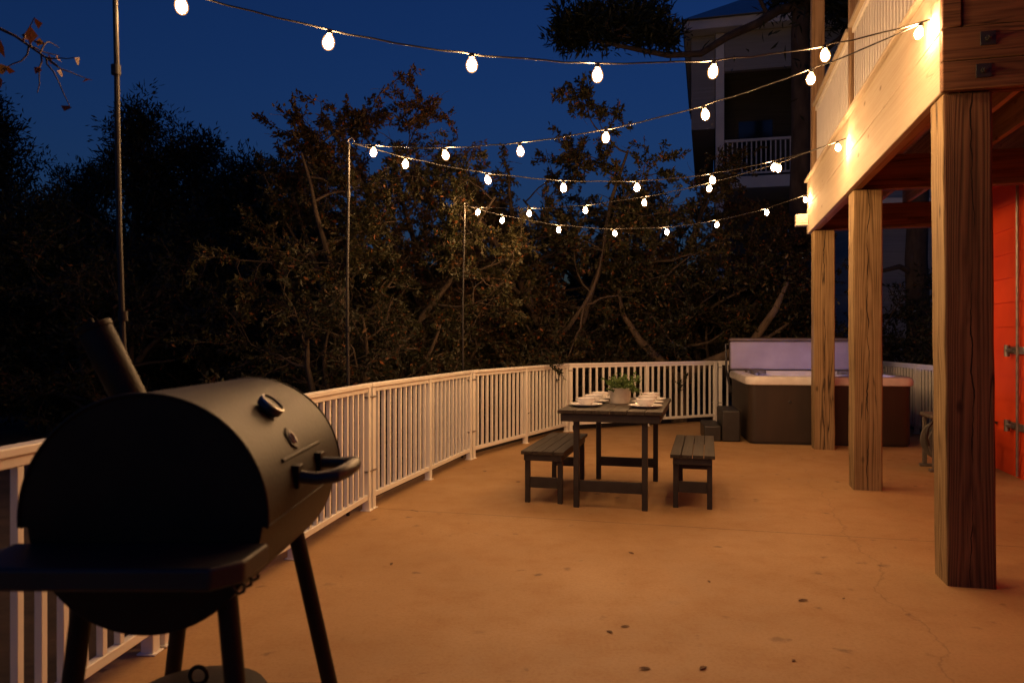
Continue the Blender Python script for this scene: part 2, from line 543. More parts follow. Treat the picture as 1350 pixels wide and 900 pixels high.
class MB:
    def __init__(s):
        s.v, s.f = [], []

    def box(s, x0, x1, y0, y1, z0, z1, mtx=None):
        i = len(s.v)
        pts = [(x0, y0, z0), (x1, y0, z0), (x1, y1, z0), (x0, y1, z0), (x0, y0, z1), (x1, y0, z1), (x1, y1, z1), (x0, y1, z1)]
        if mtx is not None:
            pts = [tuple(mtx @ Vector(p)) for p in pts]
        s.v += pts
        s.f += [tuple(i + k for k in q) for q in ((3, 2, 1, 0), (4, 5, 6, 7), (0, 1, 5, 4), (1, 2, 6, 5), (2, 3, 7, 6), (3, 0, 4, 7))]
        return s

    def bar(s, p, q, w, h, up=(0, 0, 1)):
        """rectangular bar from p to q, w across, h along up"""
        p, q = Vector(p), Vector(q)
        d = (q - p)
        L = d.length
        d.normalize()
        side = d.cross(Vector(up)).normalized()
        u = side.cross(d).normalized()
        m = Matrix((side, d, u)).transposed().to_4x4()
        m.translation = p
        return s.box(-w / 2, w / 2, 0, L, -h / 2, h / 2, m)

    def tube(s, pts, rad, n=10, cap=True):
        pts = [Vector(p) for p in pts]
        if not hasattr(rad, '__len__'):
            rad = [rad] * len(pts)
        base = len(s.v)
        ref = None
        for k, p in enumerate(pts):
            a = pts[max(k - 1, 0)]
            b = pts[min(k + 1, len(pts) - 1)]
            d = (b - a)
            if d.length < 1e-9:
                d = Vector((0, 0, 1))
            d.normalize()
            if ref is None:
                ref = Vector((1, 0, 0)) if abs(d.x) < 0.8 else Vector((0, 1, 0))
            e1 = (ref - d * ref.dot(d))
            e1.normalize()
            ref = e1
            e2 = d.cross(e1)
            for j in range(n):
                t = 2 * PI * j / n
                s.v.append(tuple(p + (e1 * math.cos(t) + e2 * math.sin(t)) * rad[k]))
        for k in range(len(pts) - 1):
            for j in range(n):
                a = base + k * n + j
                b = base + k * n + (j + 1) % n
                s.f.append((a, b, b + n, a + n))
        if cap:
            s.f.append(tuple(base + j for j in reversed(range(n))))
            s.f.append(tuple(base + (len(pts) - 1) * n + j for j in range(n)))
        return s

    def lathe(s, prof, n=24, mtx=None, cap=True):
        base = len(s.v)
        for (r, z) in prof:
            for j in range(n):
                t = 2 * PI * j / n
                p = Vector((r * math.cos(t), r * math.sin(t), z))
                s.v.append(tuple(mtx @ p) if mtx is not None else tuple(p))
        for k in range(len(prof) - 1):
            for j in range(n):
                a = base + k * n + j
                b = base + k * n + (j + 1) % n
                s.f.append((a, b, b + n, a + n))
        if cap:
            s.f.append(tuple(base + j for j in reversed(range(n))))
            s.f.append(tuple(base + (len(prof) - 1) * n + j for j in range(n)))
        return s

    def prism(s, poly, z0, z1):
        i = len(s.v)
        n = len(poly)
        s.v += [(x, y, z0) for x, y in poly] + [(x, y, z1) for x, y in poly]
        s.f.append(tuple(i + k for k in reversed(range(n))))
        s.f.append(tuple(i + n + k for k in range(n)))
        for k in range(n):
            a, b = i + k, i + (k + 1) % n
            s.f.append((a, b, b + n, a + n))
        return s

    def build(s, name, m, parent=None, bevel=0.0, smooth=True, seg=2, loc=None):
        me = bpy.data.meshes.new(name)
        me.from_pydata(s.v, [], s.f)
        me.validate()
        bm = bmesh.new()
        bm.from_mesh(me)
        bmesh.ops.recalc_face_normals(bm, faces=bm.faces)
        bm.to_mesh(me)
        bm.free()
        if smooth:
            me.polygons.foreach_set('use_smooth', [True] * len(me.polygons))
            me.set_sharp_from_angle(angle=R(35))
        o = link_mesh(name, me, m, parent)
        if loc is not None:
            o.location = loc
        if bevel:
            b = o.modifiers.new('bevel', 'BEVEL')
            b.width = bevel
            b.segments = seg
            b.limit_method = 'ANGLE'
        return o


# ------------------------------------------------------------------ setting
DA = R(-14.42)                       # the house, table and tub are turned this much
U = Vector((0.249, 0.9685, 0))       # along the house
W = Vector((0.9685, -0.249, 0))      # towards the house
HO = Vector((2.30, 4.01, 0))         # foot of the nearest timber post


def hp(t, s, z=0.0):
    return HO + W * t + U * s + Vector((0, 0, z))


g = MB()
g.v = [(-220, -60, -0.16), (220, -60, -0.16), (220, 400, -0.16), (-220, 400, -0.16)]
g.f = [(0, 1, 2, 3)]
o = g.build('ground', M['soil'], smooth=False)
o['kind'] = 'structure'

FENCE = [(-1.78, -2.0), (-1.74, 0.55), (-1.50, 3.20), (-1.10, 5.83), (-0.455, 8.30), (0.79, 10.80),
         (3.28, 12.12), (5.84, 11.95), (5.42, 9.15)]
slab = [(x - 0.12, y + 0.12) if k < 7 else (x + 0.15, y + 0.15) for k, (x, y) in enumerate(FENCE)]
slab += [(6.6, 8.6), (6.0, -1.6), (3.0, -1.8)]
p = MB()
p.prism(slab, -0.14, 0.0)
o = p.build('patio', M['concrete'], bevel=0.0, smooth=False)
o['kind'] = 'structure'


# ------------------------------------------------------------------ house with its raised deck
house = thing('house', 'orange sided house with a timber deck raised on three thick wooden posts', 'house', HO, DA)


def timber(name, x0, x1, y0, y1, z0, z1, m, parent=None, bevel=0.006):
    """one timber with its origin at its own corner, so the grain is its own"""
    b = MB()
    b.box(0, x1 - x0, 0, y1 - y0, 0, z1 - z0)
    return b.build(name, m, parent or house, bevel=bevel, loc=(x0, y0, z0))


BZ0, BZ1 = 2.60, 3.24
PW = 0.235


def post(s, lean=0.0):
    b = MB()
    b.v = []
    n = 12
    rng = random.Random(int(s * 100))
    for k in range(n + 1):
        z = BZ0 * k / n - (0.0 if k else 0.01)
        dx = -lean * z + rng.uniform(-0.0025, 0.0025)
        dy = rng.uniform(-0.0025, 0.0025)
        for (x, y) in ((0, 0), (PW, 0), (PW, PW), (0, PW)):
            b.v.append((x + dx, y + dy, z))
    for k in range(n):
        for j in range(4):
            a = k * 4 + j
            c = k * 4 + (j + 1) % 4
            b.f.append((a, c, c + 4, a + 4))
    b.f.append((3, 2, 1, 0))
    b.f.append(tuple(n * 4 + j for j in range(4)))
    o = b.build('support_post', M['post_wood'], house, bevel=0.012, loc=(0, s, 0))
    if lean:                                  # shade on the nearest post's front is painted as a darker wood
        o.data.materials.append(M['post_wood_shaded'])
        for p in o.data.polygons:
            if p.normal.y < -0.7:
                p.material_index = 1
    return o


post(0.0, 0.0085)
post(2.66)
post(5.17)
# the long edge beam: two stacked boards outside, a doubled board behind
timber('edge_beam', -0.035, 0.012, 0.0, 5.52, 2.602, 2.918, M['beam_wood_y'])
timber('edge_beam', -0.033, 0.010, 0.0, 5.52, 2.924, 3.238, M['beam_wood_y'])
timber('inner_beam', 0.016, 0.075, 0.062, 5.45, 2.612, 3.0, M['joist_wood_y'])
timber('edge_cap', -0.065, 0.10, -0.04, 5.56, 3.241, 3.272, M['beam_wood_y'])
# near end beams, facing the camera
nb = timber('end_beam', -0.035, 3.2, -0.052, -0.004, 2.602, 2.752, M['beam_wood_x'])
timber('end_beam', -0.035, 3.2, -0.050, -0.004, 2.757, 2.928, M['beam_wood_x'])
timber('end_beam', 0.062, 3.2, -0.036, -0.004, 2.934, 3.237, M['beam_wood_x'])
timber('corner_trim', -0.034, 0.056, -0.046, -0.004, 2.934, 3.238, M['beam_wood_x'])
for bx, bz in ((0.175, 2.855), (0.155, 2.690)):
    b = MB()
    b.box(bx - 0.036, bx + 0.036, -0.060, -0.051, bz - 0.036, bz + 0.036)
    mt = Matrix.Translation((bx, -0.060, bz)) @ Matrix.Rotation(R(90), 4, 'X')
    pl = b.build('bolt_plate', M['pole_metal'], house, bevel=0.002)
    b = MB()
    b.lathe([(0.017, 0), (0.017, 0.014), (0.009, 0.016), (0.009, 0.034)], 6, mt)
    b.build('bolt', M['pole_metal'], pl)
# cross beams and joists under the deck
for s in (2.66, 5.17):
    timber('cross_beam', 0.08, 1.62, s + 0.06, s + 0.16, 2.606, 2.90, M['beam_wood_x'])
for k in range(5):
    x = 0.36 + 0.33 * k
    timber('joist', x, x + 0.045, 0.0, 5.44, 2.905, 3.165, M['joist_wood_y'])
timber('inner_end_beam', 0.08, 1.62, 0.03, 0.075, 2.606, 2.90, M['beam_wood_x'])
b = MB()
y = 0.0
while y < 5.44:
    b.box(0, 1.72, y, y + 0.138, 0, 0.036)
    y += 0.144
b.build('deck_floor', M['deck_board'], house, loc=(-0.02, 0.0, 3.168))
# the orange wall, lap boards
b = MB()
WX = 1.63
zz = 0.0
while zz < 3.1:
    h = 0.238
    y0, y1 = -3.0, 5.55
    i = len(b.v)
    b.v += [(WX - 0.016, y0, zz), (WX - 0.016, y1, zz), (WX - 0.002, y1, zz + h), (WX - 0.002, y0, zz + h), (WX + 0.1, y0, zz), (WX + 0.1, y1, zz), (WX + 0.1, y1, zz + h), (WX + 0.1, y0, zz + h)]
    b.f += [tuple(i + q for q in f) for f in ((0, 1, 2, 3), (4, 7, 6, 5), (0, 4, 5, 1), (3, 2, 6, 7), (0, 3, 7, 4), (1, 5, 6, 2))]
    zz += h
wall = b.build('wall', M['orange'], house, smooth=False)
b = MB()
b.box(WX + 0.02, WX + 5, 5.551, 5.65, 0, 6.0)
b.box(WX + 0.004, WX + 0.10, -3.0, 5.55, 3.21, 6.0)
b.build('upper_wall', M['orange'], house)
b = MB()
b.box(-0.35, WX + 3, -0.4, 6.0, 6.0, 6.16)
b.build('roof', M['far_roof'], house, bevel=0.01)
# deck railing above
rp = [timber('railing_post', 0.0, 0.145, 5.33, 5.475, 3.274, 6.0, M['rail_wood']),
      timber('railing_post', 0.02, 0.115, 2.93, 3.025, 3.274, 4.9, M['rail_wood']),
      timber('railing_post', 0.02, 0.115, 0.06, 0.155, 3.274, 4.9, M['rail_wood'])]
for (ya, yb) in ((3.03, 5.325), (0.16, 2.925)):
    rail = timber('deck_railing', 0.035, 0.10, ya, yb, 4.06, 4.11, M['white_vinyl'])
    ox, oy, oz = 0.035, ya, 4.06
    cp = MB()
    cp.box(-0.035, 0.10, 0, yb - ya, 0.0505, 0.085)
    cp.build('cap_rail', M['beam_wood_y'], rail, bevel=0.004)
    br = MB()
    br.box(0.008, 0.057, 0, yb - ya, -0.725, -0.675)
    br.build('bottom_rail', M['white_vinyl'], rail, bevel=0.003)
    nb_ = int((yb - ya) / 0.098)
    proto = None
    for k in range(nb_):
        yy = (k + 0.5) * (yb - ya) / nb_
        if proto is None:
            q = MB()
            q.box(0.013, 0.051, -0.019, 0.019, -0.674, -0.001)
            proto = q.build('baluster', M['white_vinyl'], rail, bevel=0.003, loc=(0, yy, 0))
        else:
            c = proto.copy()
            COL.objects.link(c)
            c.parent = rail
            c.location = (0, yy, 0)
# white fixture on the far end of the beam
b = MB()
for k in range(5):
    b.box(-0.175 + 0.001 * (k % 2), -0.036, 5.40, 5.52, 2.70 + k * 0.028, 2.723 + k * 0.028)
b.box(-0.165, -0.036, 5.41, 5.51, 2.702, 2.838)
b.build('vent_hood', M['pot'], house, bevel=0.003)
# conduit, brackets, tap on the orange wall
b = MB()
b.tube([(WX - 0.038, 3.62, 0.02), (WX - 0.038, 3.62, 2.9)], 0.014, 10)
b.build('conduit', M['steel'], house)
for zc in (1.20, 0.48):
    b = MB()
    b.box(WX - 0.030, WX - 0.017, 3.50, 3.86, zc - 0.035, zc + 0.035)
    br = b.build('wall_bracket', M['steel'], house, bevel=0.004)
    b = MB()
    b.tube([(WX - 0.05, 3.84, zc - 0.06), (WX - 0.05, 3.84, zc + 0.05)], 0.026, 12)
    b.tube([(WX - 0.05, 3.70, zc), (WX - 0.05, 3.83, zc)], 0.02, 10)
    b.build('bracket_pin', M['steel'], br)
b = MB()
b.tube([(WX - 0.012, 4.33, 0.545), (WX - 0.08, 4.33, 0.545), (WX - 0.115, 4.33, 0.50)], [0.016, 0.018, 0.014], 10)
b.lathe([(0.032, 0), (0.032, 0.008)], 14, Matrix.Translation((WX - 0.018, 4.33, 0.545)) @ Matrix.Rotation(R(-90), 4, 'Y'))
tap = b.build('tap', M['chrome'], house)
b = MB()
b.lathe([(0.03, 0), (0.034, 0.006), (0.03, 0.012)], 12, Matrix.Translation((WX - 0.08, 4.33, 0.59)))
b.tube([(WX - 0.08, 4.33, 0.56), (WX - 0.08, 4.33, 0.592)], 0.007, 8)
b.build('tap_handle', M['steel'], tap)


# ------------------------------------------------------------------ white railing round the patio
def railing_section(p0, p1, label, nprev=True):
    p0, p1 = Vector((*p0, 0)), Vector((*p1, 0))
    d = p1 - p0
    L = d.length
    ang = math.atan2(d.y, d.x)
    t = thing('railing_section', label, 'railing', p0, ang, 'white railing sections round the patio')
    H = 0.955
    a, e = 0.045, L - 0.045
    for xx in (a, L / 2, e):
        b = MB()
        b.box(-0.027, 0.027, -0.027, 0.027, 0.0, H - 0.02)
        po = b.build('post', M['white_metal'], t, bevel=0.004, loc=(xx, 0, 0.004))
        b = MB()
        b.box(-0.036, 0.036, -0.040, 0.040, 0.0, 0.007)
        b.build('base_plate', M['white_metal'], po, bevel=0.002, loc=(0, 0, -0.003))
    b = MB()
    b.box(0.006, L - 0.006, -0.032, 0.032, H - 0.018, H + 0.012)
    for q0, q1 in ((a + 0.028, L / 2 - 0.028), (L / 2 + 0.028, e - 0.028)):
        b.box(q0, q1, -0.018, 0.018, H - 0.055, H - 0.0185)
    b.build('top_rail', M['white_metal'], t, bevel=0.005)
    b = MB()
    for q0, q1 in ((a + 0.028, L / 2 - 0.028), (L / 2 + 0.028, e - 0.028)):
        b.box(q0, q1, -0.018, 0.018, 0.085, 0.125)
    b.build('bottom_rail', M['white_metal'], t, bevel=0.004)
    for zc in (0.30, 0.865):
        b = MB()
        b.box(-0.082, 0.082, -0.032, 0.032, zc - 0.007, zc + 0.007)
        b.build('clip', M['steel'], t, bevel=0.002, loc=(0, 0, 0))
    n = max(4, 2 * round((e - a) / 0.222))
    proto = None
    for k in range(1, n):
        x = a + (e - a) * k / n
        if abs(x - L / 2) < 0.045:
            continue
        if proto is None:
            b = MB()
            b.box(-0.0135, 0.0135, -0.0135, 0.0135, 0.1255, H - 0.0555)
            proto = b.build('baluster', M['white_metal'], t, bevel=0.002, loc=(x, 0, 0))
        else:
            c = proto.copy()
            COL.objects.link(c)
            c.parent = t
            c.location = (x, 0, 0)
    return t


sec_labels = ['',
              'white railing section at the left picture edge, behind the grill shelf',
              'white railing section right behind the grill lid and its handle',
              'white railing section between the middle and farthest string light poles',
              'white railing section left of the dining table, from the farthest pole on',
              'white railing section straight behind the dining table and potted plant',
              'white railing section running behind the hot tub from its step',
              'shaded railing section along the right side of the hot tub']
for k in range(len(FENCE) - 1):
    if k == 0:
        continue
    railing_section(FENCE[k], FENCE[k + 1], sec_labels[k])


# ------------------------------------------------------------------ string light poles and string lights
def light_pole(base, top, label):
    base, top = Vector(base), Vector(top)
    t = thing('light_pole', label, 'pole', base, 0, 'string light poles on the railing')
    d = top - base
    b = MB()
    pts = [d * (k / 8) for k in range(9)]
    pts = [p + Vector((0.006 * math.sin(k), 0, 0)) for k, p in enumerate(pts)]
    b.tube(pts, [0.0135 - 0.0004 * k for k in range(9)], 10)
    b.build('pole_shaft', M['pole_metal'], t)
    for f in (0.86, 0.5, 0.2):
        b = MB()
        p = d * f
        b.tube([p - d.normalized() * 0.02, p + d.normalized() * 0.02], 0.0185, 12)
        b.build('pole_joint', M['pole_metal'], t)
    b = MB()
    b.tube([d, d + Vector((0.004, 0, 0.025)), d + Vector((0.03, 0, 0.035)), d + Vector((0.045, 0, 0.012)), d + Vector((0.035, 0, -0.008))], 0.004, 8)
    b.build('hook', M['steel'], t)
    return d + base + Vector((0.035, 0, -0.004))


PA = light_pole((-1.61, 3.22, 0.0), (-1.630, 3.10, 2.80), 'nearest of three thin string light poles, rising behind the grill chimney')
PB = light_pole((-1.215, 5.62, 0.0), (-1.215, 5.62, 2.76), 'middle of three thin string light poles, where two light strings meet')
PC = light_pole((-0.55, 8.38, 0.0), (-0.53, 8.38, 2.78), 'farthest of three thin string light poles, carrying the lowest string')


def px(x, y, Y):
    return Vector(((x - 675) / 1000 * Y, Y, 1.3 - (y - 448) / 1000 * Y))


B1 = hp(-0.045, 0.16, 3.06)
B2 = hp(-0.045, 2.74, 3.07)
B3 = hp(-0.045, 5.30, 3.06)

bulb_me = None
socket_me = None
filament_me = None


def string_light(A, B, fr, sag, label):
    """cable A to B with a bulb hanging at each fraction"""
    global bulb_me, socket_me, filament_me
    A, B = Vector(A), Vector(B)
    t = thing('string_light', label, 'string light', A, 0, 'strings of bulbs over the patio')

    def at(f):
        p = (B - A) * f
        p.z -= 4 * sag * f * (1 - f)
        return p
    b = MB()
    n = 40
    rng = random.Random(int(A.x * 1000) + 5)
    pts = [at(k / n) + Vector((0, 0, 0.0 if k in (0, n) else rng.uniform(-0.004, 0.004))) for k in range(n + 1)]
    b.tube(pts, 0.0042, 7)
    b.build('cable', M['cable'], t)
    for f in fr:
        p = at(f)
        rz = rng.uniform(0, 6.28)
        tx, ty = rng.uniform(-0.25, 0.25), rng.uniform(-0.25, 0.25)
        if bulb_me is None:
            b = MB()
            prof = [(0.012, -0.026), (0.0165, -0.030), (0.0235, -0.040), (0.0295, -0.054), (0.0315, -0.068), (0.0295, -0.083), (0.0235, -0.096), (0.013, -0.105), (0.002, -0.108)]
            b.lathe(prof, 14)
            bo = b.build('bulb', M['bulb'], t)
            bulb_me = bo.data
            b = MB()
            b.lathe([(0.004, 0.005), (0.008, 0.003), (0.0125, 0.0), (0.0135, -0.012), (0.0145, -0.015), (0.0145, -0.0255), (0.010, -0.0258)], 12)
            so = b.build('socket', M['cable'], bo)
            socket_me = so.data
            b = MB()
            b.lathe([(0.002, -0.032), (0.013, -0.037), (0.021, -0.052), (0.0245, -0.067), (0.0215, -0.083), (0.013, -0.096), (0.002, -0.100)], 12)
            fo = b.build('filament', M['filament'], bo)
            filament_me = fo.data
        else:
            bo = link_mesh('bulb', bulb_me, None, t)
            so = link_mesh('socket', socket_me, None, bo)
            fo = link_mesh('filament', filament_me, None, bo)
        bo.location = p
        bo.scale = (0.87, 0.87, 0.87)
        bo.rotation_euler = (tx, ty, rz)


def frac_for(A, B, xs):
    """fractions along A-B whose projection falls on the picture columns xs"""
    out = []
    for x in xs:
        r = (x - 675) / 1000
        d = B - A
        out.append((r * A.y - A.x) / (d.x - r * d.y))
    return out


string_light(PA, B1, frac_for(PA, B1, [237, 435, 622, 788, 942, 1087, 1215]), 0.30, 'string of bulbs nearest the camera, running from the grill side pole to the deck corner')
string_light(PB, B1, frac_for(PB, B1, [493, 585, 685, 799, 928, 1070]), 0.26, 'string of bulbs rising from the middle pole to the near deck corner')
string_light(PB, B2, frac_for(PB, B2, [535, 641, 742, 840, 938, 1021, 1104]), 0.33, 'string of bulbs from the middle pole to the second deck post')
string_light(PC, B2, frac_for(PC, B2, [632, 698, 770, 849, 936, 1028]), 0.22, 'string of bulbs rising from the farthest pole to the second deck post')
string_light(PC, B3, frac_for(PC, B3, [664, 737, 809, 879, 946, 1012, 1061]), 0.33, 'lowest string of bulbs, from the farthest pole to the far deck post')


# ------------------------------------------------------------------ barrel grill
grill = thing('barrel_grill', 'large black barrel charcoal grill with chimney and end shelf', 'grill', (-0.78, 1.93, 0))
GZ = 0.922
Y0, Y1 = -0.325, 0.345


def arc_shell(r0, r1, a0, a1, ya, yb, n=40, ends=True, zc=GZ):
    """part of a barrel along y between two angles, with closed ends"""
    b = MB()
    for yy in (ya, yb):
        for rr in (r1, r0):
            for k in range(n + 1):
                a = a0 + (a1 - a0) * k / n
                b.v.append((rr * math.cos(a), yy, zc + rr * math.sin(a)))
    N = n + 1
    for k in range(n):
        b.f.append((k, k + 1, 2 * N + k + 1, 2 * N + k))
        b.f.append((N + k, 3 * N + k, 3 * N + k + 1, N + k + 1))
    for q in (0, 2 * N):
        if not ends:
            for k in range(n):
                b.f.append((q + k, q + N + k, q + N + k + 1, q + k + 1))
        else:
            b.f.append(tuple(q + k for k in range(N)))
    for k in (0, n):
        b.f.append((k, N + k, 3 * N + k, 2 * N + k))
    return b


b = arc_shell(0.247, 0.250, R(170), R(370), Y0 + 0.006, Y1 - 0.006, ends=True)
b.build('barrel', M['grill_black'], grill, bevel=0.004)
b = arc_shell(0.258, 0.264, R(-4), R(184), Y0, Y1, 56)
lid = b.build('lid', M['grill_black'], grill, bevel=0.006, seg=3)
for a_ in (R(-4), R(184)):
    b = MB()
    b.tube([(0.262 * math.cos(a_), Y0 + 0.004, GZ + 0.262 * math.sin(a_)), (0.262 * math.cos(a_), Y1 - 0.004, GZ + 0.262 * math.sin(a_))], 0.004, 8)
    b.build('lid_lip', M['grill_black'], lid)
# rolled rims at the two ends
for yy in (Y0, Y1):
    b = MB()
    b.tube([(0.263 * math.cos(R(a)), yy, GZ + 0.263 * math.sin(R(a))) for a in range(-4, 186, 4)], 0.0045, 8)
    b.build('lid_rim', M['grill_black'], lid)


def on_lid(ang, y, r=0.264):
    a = R(ang)
    m = Matrix.Translation((r * math.cos(a), y, GZ + r * math.sin(a))) @ Matrix.Rotation(PI / 2 - a, 4, 'Y')
    return m


b = MB()
b.lathe([(0.001, 0.004), (0.030, 0.004), (0.034, 0.009), (0.034, 0.020), (0.031, 0.026), (0.027, 0.024), (0.001, 0.024)], 28, on_lid(50, -0.045), cap=False)
b.build('thermometer', M['plastic_black'], lid)
b = MB()
b.lathe([(0.0285, 0.0255), (0.0335, 0.0225), (0.0337, 0.027), (0.0285, 0.029)], 28, on_lid(50, -0.045), cap=False)
b.build('thermometer_bezel', M['steel'], lid)
b = MB()
mt = on_lid(30, -0.04)
b.lathe([(0.001, 0.0045), (0.029, 0.0045), (0.031, 0.001)], 6, mt, cap=False)
b.build('badge', M['grill_black'], lid, bevel=0.001)
b = MB()
b.tube([mt @ Vector((0.016 * math.cos(t), 0.016 * math.sin(t), 0.006)) for t in [R(k) for k in range(30, 331, 20)]], 0.0022, 6)
b.tube([mt @ Vector((-0.012, 0.004, 0.006)), mt @ Vector((0.004, 0.006, 0.007)), mt @ Vector((0.013, -0.004, 0.006))], 0.002, 6)
b.build('badge_relief', M['steel'], lid)
# pressed panel line round the badge
b = MB()
line = [on_lid(21.5, -0.17 + 0.04 * k, 0.2655) for k in range(9)]
b.tube([m.translation for m in line], 0.005, 8)
b.build('pressed_seam', M['grill_black'], lid)
# handle
b = MB()
zh = GZ + 0.05
b.tube([(0.255, -0.10, zh), (0.31, -0.10, zh - 0.006), (0.35, -0.085, zh - 0.002), (0.368, -0.04, zh + 0.004), (0.372, 0.02, zh + 0.006), (0.364, 0.075, zh + 0.004), (0.335, 0.105, zh), (0.255, 0.108, zh)],
       [0.016, 0.016, 0.0175, 0.0185, 0.0185, 0.0175, 0.015, 0.015], 14)
hd = b.build('handle', M['plastic_black'], lid)
b = MB()
for yy in (-0.10, 0.108):
    b = MB()
    b.box(0.250, 0.272, yy - 0.02, yy + 0.02, zh - 0.028, zh + 0.028)
    b.build('handle_bracket', M['grill_black'], hd, bevel=0.003)
# chimney, leaning out of the lid's far side
b = MB()
c0, c1 = Vector((-0.165, 0.02, 1.075)), Vector((-0.285, 0.0, 1.335))
b.tube([c0, c0.lerp(c1, 0.5), c1 - (c1 - c0).normalized() * 0.004, c1], [0.042, 0.042, 0.042, 0.0395], 26)
ch = b.build('chimney', M['grill_black'], grill)
b = MB()
cd = (c1 - c0).normalized()
b.tube([c0 + cd * 0.02, c0 + cd * 0.032], 0.056, 26)
b.build('chimney_flange', M['grill_black'], ch, bevel=0.002)
b = MB()
b.tube([c1 - cd * 0.012, c1 + cd * 0.003], 0.0445, 26)
b.tube([c1 + cd * 0.003, c1 + cd * 0.02], 0.007, 10)
b.build('chimney_cap', M['grill_black'], ch, bevel=0.002)
# end shelf
b = MB()
SY0, SY1 = 1.415 - 1.93, 1.60 - 1.93
poly = [(-0.27, SY1), (-0.27, SY0 + 0.05), (-0.22, SY0), (0.215, SY0), (0.262, SY0 + 0.055), (0.268, SY1)]
b.prism(poly, GZ - 0.093, GZ - 0.049)
shelf = b.build('end_shelf', M['grill_dark'], grill, bevel=0.007, seg=3)
for k, yy in enumerate((0.045, 0.085, 0.125)):
    b = MB()
    xx = 0.262
    y_ = SY0 + yy
    b.tube([(xx - 0.02, y_, GZ - 0.09), (xx - 0.018, y_, GZ - 0.100), (xx - 0.008, y_, GZ - 0.110), (xx + 0.002, y_, GZ - 0.105), (xx + 0.003, y_, GZ - 0.097)], 0.0035, 7)
    b.build('hook', M['grill_black'], shelf)
# legs
for (ax, ay, bx, by) in ((0.155, -0.27, 0.235, -0.30), (-0.155, -0.27, -0.235, -0.30), (0.150, 0.27, 0.30, 0.32), (-0.155, 0.27, -0.26, 0.32)):
    b = MB()
    b.tube([(ax, ay, GZ - 0.165), (bx, by, 0.012)], [0.0225, 0.0225], 16)
    lg = b.build('leg', M['grill_black'], grill)
    b = MB()
    b.tube([(bx, by, 0.0), (bx, by, 0.03)], 0.027, 14)
    b.build('leg_cap', M['plastic_black'], lg)
# lower pan with ring
b = MB()
b.lathe([(0.155, 0.0), (0.17, 0.02), (0.172, 0.035), (0.165, 0.045), (0.10, 0.062), (0.03, 0.068), (0.001, 0.069)], 36, Matrix.Translation((-0.03, 0.03, 0.345)), cap=False)
b.lathe([(0.001, 0.0), (0.155, 0.0)], 36, Matrix.Translation((-0.03, 0.03, 0.345)), cap=False)
pan = b.build('ash_pan', M['grill_black'], grill)
b = MB()
b.tube([(-0.03 + 0.022 * math.cos(R(a)), 0.03, 0.435 + 0.022 * math.sin(R(a))) for a in range(-90, 271, 20)], 0.0055, 8)
b.build('pan_ring', M['grill_black'], pan)
b = MB()
for (ax, ay, bx, by) in ((0.18, -0.27, -0.18, -0.27), (0.24, 0.3, -0.22, 0.3)):
    b.tube([(ax, ay, 0.285), (bx, by, 0.285)], 0.008, 8)
for sx in (-0.12, 0.12):
    b.tube([(sx, -0.27, 0.288), (sx, 0.03, 0.338), (sx, 0.30, 0.288)], 0.006, 8)
b.build('lower_rack', M['grill_black'], grill)


# ------------------------------------------------------------------ dining table and two benches
def planks(b, L, Wd, z0, z1, n, gap=0.0045):
    w = (Wd - gap * (n - 1)) / n
    for k in range(n):
        x = -Wd / 2 + k * (w + gap)
        b.box(x, x + w, -L / 2, L / 2, z0, z1)


def make_table(name, label, cat, loc, L, Wd, H, nplank, inx, iny, leg, apron, zs, group=None, seat='tabletop'):
    t = thing(name, label, cat, loc, DA, group)
    b = MB()
    planks(b, L, Wd, H - 0.028, H, nplank)
    b.build(seat, M['black_poly'], t, bevel=0.003)
    b = MB()
    e = 0.02
    za, zb = H - 0.028 - apron, H - 0.0285
    th = 0.024
    b.box(-Wd / 2 + e, Wd / 2 - e, -L / 2 + e, -L / 2 + e + th, za, zb)
    b.box(-Wd / 2 + e, Wd / 2 - e, L / 2 - e - th, L / 2 - e, za, zb)
    b.box(-Wd / 2 + e, -Wd / 2 + e + th, -L / 2 + e + th + 0.001, L / 2 - e - th - 0.001, za, zb)
    b.box(Wd / 2 - e - th, Wd / 2 - e, -L / 2 + e + th + 0.001, L / 2 - e - th - 0.001, za, zb)
    b.build('apron', M['black_poly_flat'], t, bevel=0.003)
    lx, ly = Wd / 2 - inx - leg / 2, L / 2 - iny - leg / 2
    for sx in (-1, 1):
        for sy in (-1, 1):
            q = MB()
            q.box(-leg / 2, leg / 2, -leg / 2, leg / 2, 0, H - 0.029)
            q.build('leg', M['black_poly_flat'], t, bevel=0.004, loc=(sx * lx, sy * ly, 0))
    for sy in (-1, 1):
        q = MB()
        q.box(-lx + leg / 2, lx - leg / 2, -0.012, 0.012, zs, zs + 0.085)
        q.build('stretcher', M['black_poly_flat'], t, bevel=0.003, loc=(0, sy * ly, 0))
    return t


TC = Vector((0.913, 6.45, 0))
TH = 0.76
make_table('dining_table', 'dark slatted outdoor dining table set with white dishes', 'table', TC, 1.40, 0.80, TH, 6, 0.115, 0.055, 0.044, 0.062, 0.125)
make_table('bench', 'dark slatted bench left of the dining table, half behind its legs', 'bench', (0.391, 6.588, 0), 1.24, 0.345, 0.42, 4, 0.02, 0.055, 0.040, 0.05, 0.12, 'benches at the dining table', 'seat')
make_table('bench', 'dark slatted bench right of the dining table, standing clear of it', 'bench', (1.535, 6.405, 0), 1.26, 0.335, 0.42, 4, 0.02, 0.055, 0.040, 0.05, 0.12, 'benches at the dining table', 'seat')

